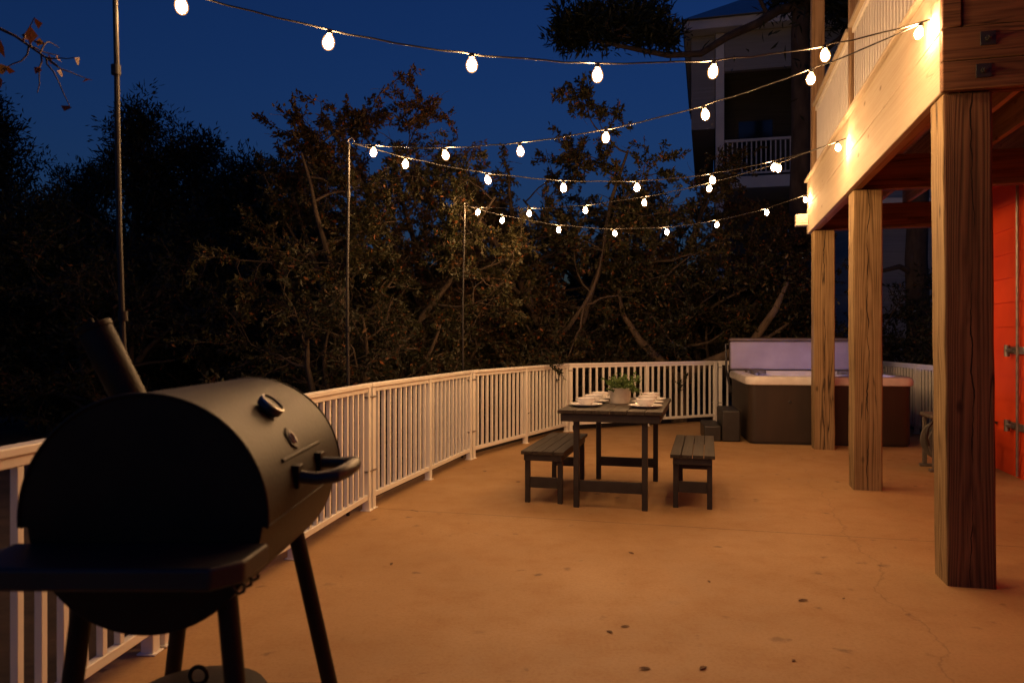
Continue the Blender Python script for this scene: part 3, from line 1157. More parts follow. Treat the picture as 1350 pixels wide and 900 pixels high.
pb = MB()
pb.lathe([(0.001, 0.004), (0.075, 0.004), (0.080, 0.0), (0.086, 0.003), (0.132, 0.018), (0.136, 0.022), (0.133, 0.0235), (0.088, 0.0095), (0.001, 0.0085)], 40, cap=False)
plate_me = pb.build('plate', M['china'])
bb = MB()
bb.lathe([(0.001, 0.002), (0.034, 0.002), (0.037, 0.0), (0.041, 0.004), (0.066, 0.024), (0.076, 0.046), (0.078, 0.058), (0.0755, 0.0585), (0.072, 0.046), (0.060, 0.024), (0.036, 0.008), (0.001, 0.007)], 36, cap=False)
bowl_me = bb.build('bowl', M['china'])
spots = [(-0.235, -0.34, 'nearest left corner of the table'), (-0.225, 0.02, 'middle of the left side of the table'), (-0.215, 0.37, 'far left end of the table'),
         (0.245, -0.34, 'nearest right corner of the table'), (0.235, 0.02, 'middle of the right side of the table'), (0.235, 0.37, 'far right end of the table')]
for k, (tx, ty, where) in enumerate(spots):
    P = TC + W * tx + U * ty
    for src, nm, dz, txt, grp in ((plate_me, 'plate', TH + 0.001, 'white rimmed plate at the ', 'dinner plates on the table'), (bowl_me, 'bowl', TH + 0.0105, 'white bowl stacked on the plate at the ', 'bowls stacked on the plates')):
        o = src if k == 0 else src.copy()
        if k:
            COL.objects.link(o)
        o.location = (P.x, P.y, dz)
        tag(o, txt + where, nm, grp)


# ------------------------------------------------------------------ leaf and branch geometry
def np_mesh(name, verts, quads, tone=None):
    me = bpy.data.meshes.new(name)
    nv, nq = len(verts), len(quads)
    k = quads.shape[1]
    me.vertices.add(nv)
    me.vertices.foreach_set('co', verts.astype(np.float32).ravel())
    me.loops.add(nq * k)
    me.loops.foreach_set('vertex_index', quads.astype(np.int32).ravel())
    me.polygons.add(nq)
    me.polygons.foreach_set('loop_start', (np.arange(nq) * k).astype(np.int32))
    me.update(calc_edges=True)
    if tone is not None:
        a = me.attributes.new('tone', 'FLOAT', 'POINT')
        a.data.foreach_set('value', tone.astype(np.float32))
    return me


def leaves_mesh(name, P, D, rng, length, width, tone=None, lenvar=0.35):
    """one folded leaf per point: P base points, D directions"""
    n = len(P)
    D = D / (np.linalg.norm(D, axis=1, keepdims=True) + 1e-9)
    rv = rng.normal(size=(n, 3))
    S = np.cross(D, rv)
    S /= (np.linalg.norm(S, axis=1, keepdims=True) + 1e-9)
    N = np.cross(D, S)
    L = length * (1 + lenvar * rng.uniform(-1, 1, size=(n, 1)))
    Wd = width * (1 + lenvar * rng.uniform(-1, 1, size=(n, 1)))
    V = np.empty((n, 4, 3))
    V[:, 0] = P
    V[:, 1] = P + D * L * 0.5 + S * Wd * 0.5 + N * Wd * 0.15
    V[:, 2] = P + D * L - N * L * 0.08
    V[:, 3] = P + D * L * 0.5 - S * Wd * 0.5 + N * Wd * 0.15
    q = np.arange(n * 4).reshape(n, 4)
    if tone is None:
        tone = rng.uniform(0, 1, n)
    return np_mesh(name, V.reshape(-1, 3), q, np.repeat(tone, 4))


def branch_mesh(name, paths, sides=5):
    """paths: list of (points (k,3), radii (k,))"""
    VV, FF = [], []
    base = 0
    ang = np.arange(sides) * 2 * PI / sides
    for pts, rad in paths:
        k = len(pts)
        d = np.gradient(pts, axis=0)
        d /= (np.linalg.norm(d, axis=1, keepdims=True) + 1e-9)
        ref = np.array([1.0, 0.13, 0.07]) if abs(d[0, 0]) < 0.7 else np.array([0.1, 1.0, 0.05])
        e1 = np.cross(d, ref)
        e1 /= (np.linalg.norm(e1, axis=1, keepdims=True) + 1e-9)
        e2 = np.cross(d, e1)
        ring = pts[:, None, :] + rad[:, None, None] * (np.cos(ang)[None, :, None] * e1[:, None, :] + np.sin(ang)[None, :, None] * e2[:, None, :])
        VV.append(ring.reshape(-1, 3))
        a = np.arange(k - 1)[:, None] * sides + np.arange(sides)[None, :]
        b2 = np.arange(k - 1)[:, None] * sides + (np.arange(sides)[None, :] + 1) % sides
        FF.append(np.stack([a, b2, b2 + sides, a + sides], axis=-1).reshape(-1, 4) + base)
        base += k * sides
    me = np_mesh(name, np.concatenate(VV), np.concatenate(FF))
    me.polygons.foreach_set('use_smooth', [True] * len(me.polygons))
    return me


def wander(rng, p, d, length, r0, r1, k=8, wob=0.25, up=0.0):
    pts = [np.array(p, float)]
    d = np.array(d, float)
    d /= np.linalg.norm(d)
    for i in range(k):
        d = d + rng.normal(size=3) * wob * (1.0 / math.sqrt(k)) + np.array([0, 0, up / k])
        d /= np.linalg.norm(d)
        pts.append(pts[-1] + d * length / k)
    return np.array(pts), np.linspace(r0, r1, k + 1)


def oak_geometry(seed, height, spread, stems=3, leaves_per_twig=26, limbs=7, twigs=6, droop=-0.15, bare=0.15, leaf=(0.062, 0.028), low=0.25, lean=(0, 0)):
    """wandering stems, limbs, branches and twigs; leaves along the twigs"""
    rng = np.random.default_rng(seed)
    paths, LP, LD = [], [], []
    for s in range(stems):
        a = 2 * PI * (s + rng.uniform(-0.3, 0.3)) / stems
        tilt = rng.uniform(0.1, 0.35) if stems > 1 else rng.uniform(0.02, 0.12)
        d = np.array([math.cos(a) * tilt + lean[0], math.sin(a) * tilt + lean[1], 1.0])
        hs = height * rng.uniform(0.72, 0.92)
        r0 = 0.045 + 0.012 * height
        st, sr = wander(rng, (math.cos(a) * 0.08, math.sin(a) * 0.08, -0.05), d, hs, r0 * rng.uniform(0.8, 1.1), 0.016, 12, 0.35, 0.25)
        paths.append((st, sr))
        for li in range(limbs):
            f = low + (1 - low) * (li + rng.uniform(0, 0.9)) / limbs
            idx = min(int(f * 12), 11)
            fr = f * 12 - idx
            base = st[idx] * (1 - fr) + st[min(idx + 1, 12)] * fr
            aa = rng.uniform(0, 2 * PI)
            ld = np.array([math.cos(aa), math.sin(aa), rng.uniform(-0.05, 0.75)])
            ll = spread * rng.uniform(0.6, 1.05) * (1.1 - 0.55 * f)
            lp, lr = wander(rng, base, ld, ll, max(0.012, sr[idx] * 0.6), 0.007, 9, 0.5, 0.25)
            paths.append((lp, lr))
            nb = 6
            for bi in range(nb):
                j = 2 + int(rng.integers(0, 8))
                bd = (lp[min(j + 1, 9)] - lp[j - 1]) / (ll / 4) + rng.normal(size=3) * 0.75
                bp, br = wander(rng, lp[min(j, 9)], bd, ll * rng.uniform(0.3, 0.6), max(0.005, lr[min(j, 9)] * 0.6), 0.0035, 6, 0.55, 0.1)
                paths.append((bp, br))
                for ti in range(twigs):
                    q = 1 + int(rng.integers(0, 6))
                    td = (bp[q] - bp[q - 1]) * 6 + rng.normal(size=3) * 0.8 + np.array([0, 0, droop])
                    tl = rng.uniform(0.16, 0.42)
                    tp, tr = wander(rng, bp[q], td, tl, 0.0032, 0.0018, 4, 0.5, droop)
                    paths.append((tp, tr))
                    if rng.uniform() < bare:
                        continue
                    n = int(leaves_per_twig * rng.uniform(0.5, 1.4))
                    u = rng.uniform(0.1, 1.0, n) * 4
                    i0 = np.minimum(u.astype(int), 3)
                    w = (u - i0)[:, None]
                    pp = tp[i0] * (1 - w) + tp[i0 + 1] * w + rng.normal(size=(n, 3)) * 0.016
                    LP.append(pp)
                    LD.append(rng.normal(size=(n, 3)) * 0.8 + (tp[-1] - tp[0])[None] / tl * 0.9)
    P, D = np.concatenate(LP), np.concatenate(LD)
    n = len(P)
    # tone drifts slowly through the crown, with autumn leaves here and there
    ph = rng.uniform(0, 6, 3)
    drift = 0.5 + 0.22 * np.sin(P[:, 0] * 1.9 + ph[0]) + 0.2 * np.sin(P[:, 1] * 2.2 + ph[1]) * np.cos(P[:, 2] * 2.3 + ph[2])
    tone = np.clip(drift * 0.75 + rng.normal(size=n) * 0.18, 0, 0.93)
    aut = rng.uniform(size=n) < 0.06
    tone[aut] = rng.uniform(0.93, 1.0, aut.sum())
    return branch_mesh('trunk', paths), leaves_mesh('crown', P, D, rng, leaf[0], leaf[1], tone)


def pine_geometry(seed, height, spread, base_clear=0.1, layers=13, per=6, tuft=40, needle=0.15):
    rng = np.random.default_rng(seed)
    paths, LP, LD = [], [], []
    st, sr = wander(rng, (0, 0, -0.1), (rng.uniform(-.05, .05), rng.uniform(-.05, .05), 1), height * 0.95, 0.03 * height, 0.03, 14, 0.12, 0.3)
    paths.append((st, sr))
    for k in range(layers):
        f = base_clear + (1 - base_clear) * (k + rng.uniform(0, 0.8)) / layers
        idx = min(int(f * 14), 13)
        fr = f * 14 - idx
        base = st[idx] * (1 - fr) + st[idx + 1] * fr
        for j in range(per):
            a = rng.uniform(0, 2 * PI)
            prof = (0.55 + 0.45 * math.sin(PI * min(1, f * 1.1))) * (1.08 - f ** 1.8)
            ll = spread * prof * rng.uniform(0.55, 1.15) + 0.25
            lp, lr = wander(rng, base, (math.cos(a), math.sin(a), rng.uniform(0.0, 0.6)), ll, max(0.02, sr[idx] * 0.4), 0.012, 7, 0.4, 0.35)
            paths.append((lp, lr))
            nc = int(5 + ll * 3.2)
            for c in range(nc):
                u = rng.uniform(0.25, 1.0) * 7
                i0 = min(int(u), 6)
                cpt = lp[i0] + (lp[i0 + 1] - lp[i0]) * (u - i0) + rng.normal(size=3) * 0.22
                n = tuft
                pp = cpt + rng.normal(size=(n, 3)) * 0.13
                LP.append(pp)
                dd = (pp - cpt) * 5 + rng.normal(size=(n, 3)) * 0.7 + np.array([0, 0, 0.35])
                LD.append(dd)
    P, D = np.concatenate(LP), np.concatenate(LD)
    return branch_mesh('trunk', paths, 7), leaves_mesh('crown', P, D, rng, needle, 0.036, None)


def plant_tree(name, label, cat, geo, loc, rot, scale, bark, leafm, group):
    t = thing(name, label, cat, loc, rot, group)
    t.scale = scale if hasattr(scale, '__len__') else (scale,) * 3
    link_mesh('trunk', geo[0], bark, t)
    link_mesh('crown', geo[1], leafm, t)
    return t


# potted herb on the table
pt = thing('potted_plant', 'small green leafy plant in a pale stoneware pot on the dining table', 'potted plant', (TC.x + 0.005, TC.y - 0.01, TH + 0.001))
b = MB()
b.lathe([(0.001, 0), (0.068, 0), (0.072, 0.004), (0.083, 0.118), (0.086, 0.124), (0.083, 0.128), (0.077, 0.124), (0.075, 0.105), (0.001, 0.105)], 36, cap=False)
b.build('pot', M['pot'], pt)
rng = np.random.default_rng(4)
ns = 46
LP, LD, SP = [], [], []
for k in range(ns):
    a = rng.uniform(0, 2 * PI)
    r = 0.06 * math.sqrt(rng.uniform())
    out = rng.uniform(0.1, 0.9) if k > 8 else rng.uniform(1.0, 1.6)
    ln = rng.uniform(0.07, 0.15)
    sp_, sr_ = wander(rng, (r * math.cos(a), r * math.sin(a), 0.10), (math.cos(a) * out, math.sin(a) * out, 1.0), ln, 0.002, 0.001, 5, 0.3, -0.5 * out)
    SP.append((sp_, sr_))
    for q in range(26):
        j = rng.integers(1, 6)
        LP.append(sp_[j] + rng.normal(size=3) * 0.008)
        LD.append(rng.normal(size=3) + np.array([0, 0, 0.3]))
fol = link_mesh('foliage', leaves_mesh('foliage', np.array(LP), np.array(LD), rng, 0.026, 0.014), M['leaf_herb'], pt)
link_mesh('stem', branch_mesh('stem', SP, 4), M['leaf_herb'], fol)


pt.scale = (1.14, 1.14, 1.05)

# ------------------------------------------------------------------ hot tub and its step
TUBA = R(-10)
tub = thing('hot_tub', 'square hot tub with dark side panels, lit water and its cover folded up behind', 'hot tub', (2.93, 9.47, 0), TUBA)
TWD, TD, THT = 1.96, 2.05, 0.86


def rrect(x0, x1, y0, y1, r, n=6):
    pts = []
    for cx, cy, a0 in ((x1 - r, y0 + r, -90), (x1 - r, y1 - r, 0), (x0 + r, y1 - r, 90), (x0 + r, y0 + r, 180)):
        for k in range(n + 1):
            a = R(a0 + 90 * k / n)
            pts.append((cx + r * math.cos(a), cy + r * math.sin(a)))
    return pts


def loft(loops, close_top=False, close_bottom=False):
    b = MB()
    n = len(loops[0][0])
    for poly, z in loops:
        b.v += [(x, y, z) for x, y in poly]
    for k in range(len(loops) - 1):
        for j in range(n):
            a = k * n + j
            c = k * n + (j + 1) % n
            b.f.append((a, c, c + n, a + n))
    if close_bottom:
        b.f.append(tuple(reversed(range(n))))
    if close_top:
        b.f.append(tuple((len(loops) - 1) * n + j for j in range(n)))
    return b


b = loft([(rrect(0.03, TWD - 0.03, 0.03, TD - 0.03, 0.10), 0.03), (rrect(0.025, TWD - 0.025, 0.025, TD - 0.025, 0.10), 0.735)], close_bottom=True)
cab = b.build('cabinet', M['tub_cabinet'], tub, bevel=0)
b = loft([(rrect(0.05, TWD - 0.05, 0.05, TD - 0.05, 0.10), 0.0), (rrect(0.05, TWD - 0.05, 0.05, TD - 0.05, 0.10), 0.03)], close_bottom=True)
b.build('plinth', M['plastic_black'], tub)
b = MB()
for xx in (0.52, 1.52):
    b.lathe([(0.022, 0), (0.022, 0.006), (0.016, 0.008)], 14, Matrix.Translation((xx, 0.025, 0.53)) @ Matrix.Rotation(R(90), 4, 'X'))
b.build('panel_screw_cap', M['plastic_black'], cab)
loops = [(rrect(0.02, TWD - 0.02, 0.02, TD - 0.02, 0.11), 0.735), (rrect(-0.005, TWD + 0.005, -0.005, TD + 0.005, 0.13), 0.745), (rrect(-0.008, TWD + 0.008, -0.008, TD + 0.008, 0.13), 0.80),
         (rrect(0.005, TWD - 0.005, 0.005, TD - 0.005, 0.13), 0.838), (rrect(0.04, TWD - 0.04, 0.04, TD - 0.04, 0.13), 0.852), (rrect(0.15, TWD - 0.15, 0.15, TD - 0.15, 0.16), 0.846),
         (rrect(0.19, TWD - 0.19, 0.19, TD - 0.19, 0.18), 0.80), (rrect(0.30, TWD - 0.30, 0.30, TD - 0.30, 0.2), 0.42), (rrect(0.42, TWD - 0.42, 0.42, TD - 0.42, 0.2), 0.38)]
shell = loft(loops, close_top=True).build('shell', M['tub_shell'], tub)
for (xx, yy) in ((0.26, 1.2), (0.34, 1.72), (1.62, 1.72), (1.72, 1.2)):
    q = loft([(rrect(-0.15, 0.15, -0.05, 0.05, 0.045), 0.0), (rrect(-0.15, 0.15, -0.05, 0.05, 0.045), 0.05), (rrect(-0.13, 0.13, -0.035, 0.035, 0.03), 0.065)], close_top=True, close_bottom=True)
    pw = q.build('headrest', M['plastic_grey'], tub, loc=(xx, yy, 0.80))
    pw.rotation_euler = (0, 0, R(90) if yy < 1.5 else R(0))
wm, n_, l_, b_ = mat_base('tub_water')
b_.inputs['Base Color'].default_value = (0.75, 0.86, 0.95, 1)
b_.inputs['Transmission Weight'].default_value = 1.0
b_.inputs['IOR'].default_value = 1.33
b_.inputs['Roughness'].default_value = 0.08
nz = n_.new('ShaderNodeTexNoise')
nz.inputs['Scale'].default_value = 7
bp = n_.new('ShaderNodeBump')
bp.inputs['Strength'].default_value = 0.4
bp.inputs['Distance'].default_value = 0.03
l_.new(nz.outputs[0], bp.inputs['Height'])
l_.new(bp.outputs[0], b_.inputs['Normal'])
b = MB()
pp = rrect(0.195, TWD - 0.195, 0.195, TD - 0.195, 0.18)
b.v = [(x, y, 0.775) for x, y in pp]
b.f = [tuple(range(len(pp)))]
b.build('water', wm, tub, smooth=False)
# the tub's own coloured lamps: small lit lenses round the waterline
M['tub_led'] = emit('violet_led_lens', (0.36, 0.36, 1.0, 1), 260.0)
for k in range(7):
    xx = 0.34 + (TWD - 0.68) * k / 6
    q = MB()
    q.lathe([(0.016, 0), (0.016, 0.01), (0.008, 0.014)], 12, Matrix.Translation((xx, 0.1985, 0.815)) @ Matrix.Rotation(R(-90), 4, 'X'))
    q.build('tub_lamp', M['tub_led'], tub)
# cover folded in half, standing on its edge behind the water
cv = MB()
cv.box(-0.02, TWD - 0.10, 0, 0.10, 0, 0.41)
cov = cv.build('cover', M['tub_vinyl'], tub, bevel=0.02, seg=3, loc=(0.02, TD - 0.20, 0.87))
cov.rotation_euler = (R(-8), 0, 0)
cv = MB()
cv.box(-0.02, TWD - 0.10, 0.103, 0.20, 0, 0.41)
cv.box(-0.03, TWD - 0.09, -0.012, 0.21, 0.414, 0.465)
cv.build('cover_outer_half', M['tub_vinyl_dark'], cov, bevel=0.02, seg=3)
b = MB()
for xx in (-0.05, TWD + 0.05):
    b.tube([(xx, TD - 0.75, 0.55), (xx, TD - 0.10, 0.85), (xx, TD - 0.02, 1.24)], 0.016, 10)
b.tube([(-0.05, TD - 0.02, 1.235), (TWD + 0.05, TD - 0.02, 1.235)], 0.016, 10)
b.build('cover_lifter', M['plastic_black'], tub)

stp = thing('tub_step', 'black plastic two tread step standing left of the hot tub', 'step', (2.47, 9.75, 0), TUBA)
b = MB()
b.box(0.0, 0.215, 0, 0.72, 0, 0.20)
b.build('lower_tread', M['plastic_black'], stp, bevel=0.02, seg=3)
b = MB()
b.box(0.22, 0.45, -0.02, 0.72, 0, 0.40)
b.build('upper_tread', M['plastic_black'], stp, bevel=0.02, seg=3)

# ------------------------------------------------------------------ hose reel against the house, mostly behind the near post
reel = thing('hose_reel', 'taupe hose reel cart with a coiled black hose half hidden by the near post', 'hose reel', (4.36, 7.62, 0), DA)
b = MB()
b.lathe([(0.001, -0.15), (0.20, -0.15), (0.205, -0.14), (0.20, -0.13), (0.10, -0.125), (0.10, 0.125), (0.20, 0.13), (0.205, 0.14), (0.20, 0.15), (0.001, 0.15)], 36, Matrix.Translation((0, 0, 0.28)) @ Matrix.Rotation(R(90), 4, 'X'), cap=False)
b.build('drum', M['plastic_grey'], reel)
b = MB()
pts = []
for k in range(9 * 24):
    a = 2 * PI * k / 24
    lay = k / 24
    pts.append((0.155 * math.cos(a), -0.10 + 0.022 * lay, 0.28 + 0.155 * math.sin(a)))
pts += [(0.10, 0.12, 0.40), (0.30, 0.2, 0.46), (0.42, 0.22, 0.49), (0.52, 0.20, 0.46)]
b.tube(pts, 0.012, 8)
b.build('hose', M['cable'], reel)
for sy in (-0.18, 0.18):
    b = MB()
    b.box(-0.17, -0.13, sy - 0.02, sy + 0.02, 0.03, 0.52)
    b.box(0.13, 0.17, sy - 0.02, sy + 0.02, 0.03, 0.52)
    b.box(-0.20, 0.20, sy - 0.03, sy + 0.03, 0.0, 0.03)
    b.box(-0.129, 0.129, sy - 0.015, sy + 0.015, 0.26, 0.30)
    b.build('side_frame', M['plastic_grey'], reel, bevel=0.006)
b = MB()
b.box(-0.19, 0.19, -0.22, 0.22, 0.522, 0.56)
b.build('top_tray', M['plastic_grey'], reel, bevel=0.012)
b = MB()
b.tube([(-0.17, -0.2, 0.50), (-0.22, -0.22, 0.44), (-0.235, -0.22, 0.34), (-0.21, -0.21, 0.26)], 0.013, 10)
b.build('crank_handle', M['plastic_black'], reel)

# ------------------------------------------------------------------ neighbouring houses
nbh = thing('neighbour_house', 'tall grey neighbour house with a white balcony, rising behind the trees', 'house', (5.2, 22.0, 0), DA)


n2 = n2w = 0


def nb_box(name, x0, x1, y0, y1, z0, z1, m, parent=None, bevel=0.0):
    b = MB()
    if parent not in (n2, n2w):
        x0, x1, y0, y1 = x0 - 5.2, x1 - 5.2, y0 - 22.0, y1 - 22.0
    b.box(x0, x1, y0, y1, z0, z1)
    return b.build(name, m, parent or nbh, bevel=bevel, smooth=False)


NY = 22.0
nb_box('wall', 5.20, 5.86, NY + 0.1, NY + 8, 7.4, 10.1, M['far_wall'])
nb_box('wall', 5.9, 14.5, NY + 2.2, NY + 8.2, 0, 10.1, M['far_dark'])
nb_box('wall', 8.25, 14.5, NY + 0.3, NY + 2.15, 0, 10.1, M['far_wall'])
nb_box('eave', 5.0, 14.9, NY - 0.4, NY + 8.6, 10.12, 10.38, M['far_trim'])
b = MB()
b.v = [(4.95, NY - 0.5, 10.4), (15, NY - 0.5, 10.4), (15, NY + 8.8, 10.4), (4.95, NY + 8.8, 10.4), (6.8, NY + 3.2, 12.4), (13, NY + 3.2, 12.4), (13, NY + 5.2, 12.4), (6.8, NY + 5.2, 12.4)]
b.v = [(x - 5.2, y - 22.0, z) for x, y, z in b.v]
b.f = [(0, 1, 5, 4), (1, 2, 6, 5), (2, 3, 7, 6), (3, 0, 4, 7), (4, 5, 6, 7), (3, 2, 1, 0)]
b.build('roof', M['far_roof'], nbh, smooth=False)
for xx in (5.88, 7.98):
    nb_box('column', xx, xx + 0.24, NY, NY + 0.24, 0, 10.1, M['far_trim'], bevel=0.01)
nb_box('fascia', 6.13, 7.97, NY + 0.03, NY + 0.21, 9.0, 10.1, M['far_wall'])
for z in (5.62,):
    bal = nb_box('balcony', 5.86, 8.24, NY - 0.05, NY + 2.2, z, z + 0.33, M['far_trim'])
    nb_box('top_rail', 6.13, 7.97, NY + 0.06, NY + 0.13, z + 1.35, z + 1.42, M['far_trim'], bal)
    nb_box('bottom_rail', 6.13, 7.97, NY + 0.07, NY + 0.12, z + 0.42, z + 0.47, M['far_trim'], bal)
    for k in range(14):
        x = 6.2 + k * 0.131
        nb_box('baluster', x, x + 0.035, NY + 0.08, NY + 0.115, z + 0.47, z + 1.35, M['far_trim'], bal)
w_ = nb_box('door', 6.5, 7.7, NY + 2.14, NY + 2.19, 5.96, 8.2, M['far_dark'])
nb_box('pane', 6.6, 7.6, NY + 2.11, NY + 2.135, 6.1, 8.1, M['glass_dark'], w_)
w_ = nb_box('window', 9.2, 10.4, NY + 0.24, NY + 0.29, 6.6, 8.3, M['far_trim'])
nb_box('pane', 9.3, 10.3, NY + 0.21, NY + 0.235, 6.7, 8.2, M['glass_dark'], w_)

n2 = thing('neighbour_house', 'low dark house wall seen between the second and nearest deck posts', 'house', (0, 0, 0))
nb_box('wall', 8.2, 16, 17.5, 24, -0.1, 4.3, M['far_wall'], n2)
nb_box('eave', 8.0, 16.3, 17.1, 24.3, 4.31, 4.5, M['far_trim'], n2)
nb_box('corner_board', 8.17, 8.34, 17.44, 17.495, -0.1, 4.3, M['far_trim'], n2)

# ------------------------------------------------------------------ trees
def clear_of_railing(x, y, need):
    """move a planting spot outwards until its crown clears the railing"""
    best = None
    for k in range(len(FENCE) - 1):
        a, c = Vector(FENCE[k]), Vector(FENCE[k + 1])
        d = c - a
        f = max(0.0, min(1.0, (Vector((x, y)) - a).dot(d) / d.dot(d)))
        q = a + d * f
        v = Vector((x, y)) - q
        if best is None or v.length < best[0]:
            best = (v.length, q, v)
    if best[0] >= need:
        return x, y
    q, v = best[1], best[2].normalized()
    return q.x + v.x * need, q.y + v.y * need


oakA = oak_geometry(11, 4.8, 1.75, stems=4, leaves_per_twig=46, limbs=8)
oakB = oak_geometry(23, 5.1, 1.9, stems=4, leaves_per_twig=46, limbs=8)
oakC = oak_geometry(37, 5.0, 2.0, stems=3, limbs=9, leaves_per_twig=46)
shrA = oak_geometry(51, 2.1, 1.15, stems=5, limbs=5, twigs=5, low=0.1, leaves_per_twig=22, leaf=(0.065, 0.03), bare=0.1)
shrB = oak_geometry(67, 2.5, 1.3, stems=4, limbs=6, twigs=5, low=0.1, leaves_per_twig=18, leaf=(0.07, 0.028), bare=0.3)

oaks = [(-1.85, 9.9, oakA, 0.3, 0.93, 'leftmost small oak behind the railing, standing clear against the blue sky'),
        (-0.85, 11.2, oakB, 1.4, 1.08, 'small oak behind the top of the farthest light pole'),
        (0.75, 12.9, oakC, 2.2, 1.22, 'small oak with a twisting pale stem behind the dining table'),
        (2.35, 13.8, oakA, 3.6, 1.17, 'small oak behind the bulbs in front of the neighbour balcony edge'),
        (3.85, 14.4, oakB, 4.1, 0.92, 'small oak below the neighbour balcony'),
        (5.3, 14.8, oakC, 0.9, 0.80, 'small oak behind the hot tub cover'),
        (-2.7, 13.2, oakC, 5.2, 0.72, 'dim small oak left of the middle light pole')]
for (x, y, geo, rot, sc, lab) in oaks:
    x, y = clear_of_railing(x, y, 1.75)
    plant_tree('oak_tree', lab, 'tree', geo, (x, y, -0.16), rot, sc, M['bark'], M['leaf_russet'] if geo is oakB else M['leaf_oak'], 'small oaks behind the railing')
shrubs = [(-1.95, 8.3, shrB, 0.4, 0.9, 'leafy shrub behind the railing just left of the middle light pole'),
          (-1.5, 9.2, shrA, 1.1, 1.0, 'leafy shrub behind the railing right of the middle light pole'),
          (-0.95, 10.3, shrB, 2.3, 0.95, 'leafy shrub behind the railing at the farthest light pole'),
          (-0.1, 10.9, shrA, 3.3, 1.05, 'leafy shrub behind the railing left of the dining table'),
          (0.9, 12.0, shrB, 4.3, 1.0, 'leafy shrub behind the railing directly behind the potted plant'),
          (1.5, 13.6, shrA, 5.3, 1.05, 'leafy shrub behind the railing above the right bench'),
          (3.7, 14.3, shrB, 0.8, 1.0, 'leafy shrub behind the tub step'),
          (5.2, 13.9, shrA, 1.9, 1.1, 'leafy shrub behind the folded tub cover'),
          (6.6, 12.9, shrB, 2.9, 1.0, 'leafy shrub in the gap between the two farther deck posts'),
          (7.2, 11.4, shrA, 3.7, 1.1, 'leafy shrub in the dark gap beside the near post'),
          (-4.6, 12.0, shrB, 4.6, 1.25, 'dim shrub low in the dark right of the grill chimney'),
          (-7.4, 12.2, shrA, 5.6, 1.6, 'dim wide shrub low in front of the dark pines'),
          (-5.6, 10.6, shrB, 0.1, 1.1, 'dim shrub low in the dark behind the grill lid'),
          (-8.6, 10.2, shrB, 2.1, 1.3, 'dim shrub low in the dark at the left picture edge')]
for (x, y, geo, rot, sc, lab) in shrubs:
    x, y = clear_of_railing(x, y, 1.55 * sc)
    plant_tree('shrub', lab, 'shrub', geo, (x, y, -0.16), rot, sc, M['bark_pine'] if 'dim' in lab else M['bark'], M['leaf_dark'] if 'dim' in lab else M['leaf_shrub'], 'shrubs behind the railing')

# the bent trunk to the left of the tub
b = MB()
bt = thing('bent_tree', 'bare forked trunk leaning right behind the railing beside the hot tub', 'tree', (2.75, 12.5, -0.16))
b.tube([(0, 0, 0), (0.02, 0, 0.55), (-0.05, 0, 0.85), (-0.32, 0.1, 1.15), (-0.62, 0.15, 1.45), (-0.9, 0.2, 1.9), (-1.0, 0.2, 2.5)], [0.14, 0.12, 0.1, 0.075, 0.06, 0.04, 0.02], 10)
b.tube([(-0.02, 0, 0.75), (0.3, 0, 1.0), (0.75, -0.05, 1.2), (1.2, -0.1, 1.45), (1.55, -0.1, 1.95), (1.75, -0.1, 2.4)], [0.10, 0.09, 0.075, 0.07, 0.055, 0.03], 10)
b.tube([(1.2, -0.1, 1.45), (1.5, 0.1, 1.5), (1.9, 0.2, 1.75)], [0.05, 0.035, 0.015], 8)
b.build('trunk', M['bark_pale'], bt)
rng = np.random.default_rng(5)
LPp = np.concatenate([rng.normal(size=(260, 3)) * np.array([0.35, 0.3, 0.3]) + c for c in ((-1.0, 0.2, 2.5), (1.75, -0.1, 2.4), (1.9, 0.2, 1.8), (-0.6, 0.1, 1.6))])
link_mesh('crown', leaves_mesh('crown', LPp, rng.normal(size=LPp.shape), rng, 0.075, 0.033), M['leaf_oak'], bt)

# dark pines on the left and a big one behind the house
pineA = pine_geometry(3, 7.4, 2.5)
pineB = pine_geometry(8, 6.6, 2.4, layers=12)
pineC = pine_geometry(15, 5.6, 2.3, layers=11)
pines = [(-11.9, 17.6, pineA, 0.3, 1.00, 'leftmost dark pine against the sky'),
         (-10.2, 18.6, pineB, 1.2, 0.90, 'dark pine second from the left, with sky showing between its boughs'),
         (-8.6, 17.2, pineA, 2.2, 0.95, 'tallest pointed dark pine right of the near light pole'),
         (-7.3, 17.9, pineB, 3.1, 0.98, 'dark pine right of the tallest pointed one'),
         (-5.9, 17.0, pineC, 4.0, 1.02, 'rounded dark pine left of the leftmost oak'),
         (-4.9, 17.6, pineC, 5.0, 0.90, 'rightmost lower dark pine beside the leftmost oak'),
         (-13.6, 17.0, pineB, 5.6, 1.0, 'dark pine at the very left edge'),
         (-7.0, 11.6, pineC, 2.6, 0.68, 'short dark pine in front of the pine row'),
         (-5.2, 12.6, pineC, 1.6, 0.66, 'short dark pine low beside the leftmost oak')]
for (x, y, geo, rot, sc, lab) in pines:
    plant_tree('pine_tree', lab, 'tree', geo, (x, y, -0.16), rot, sc, M['bark_pine'], M['leaf_pine'], 'dark pines on the left')

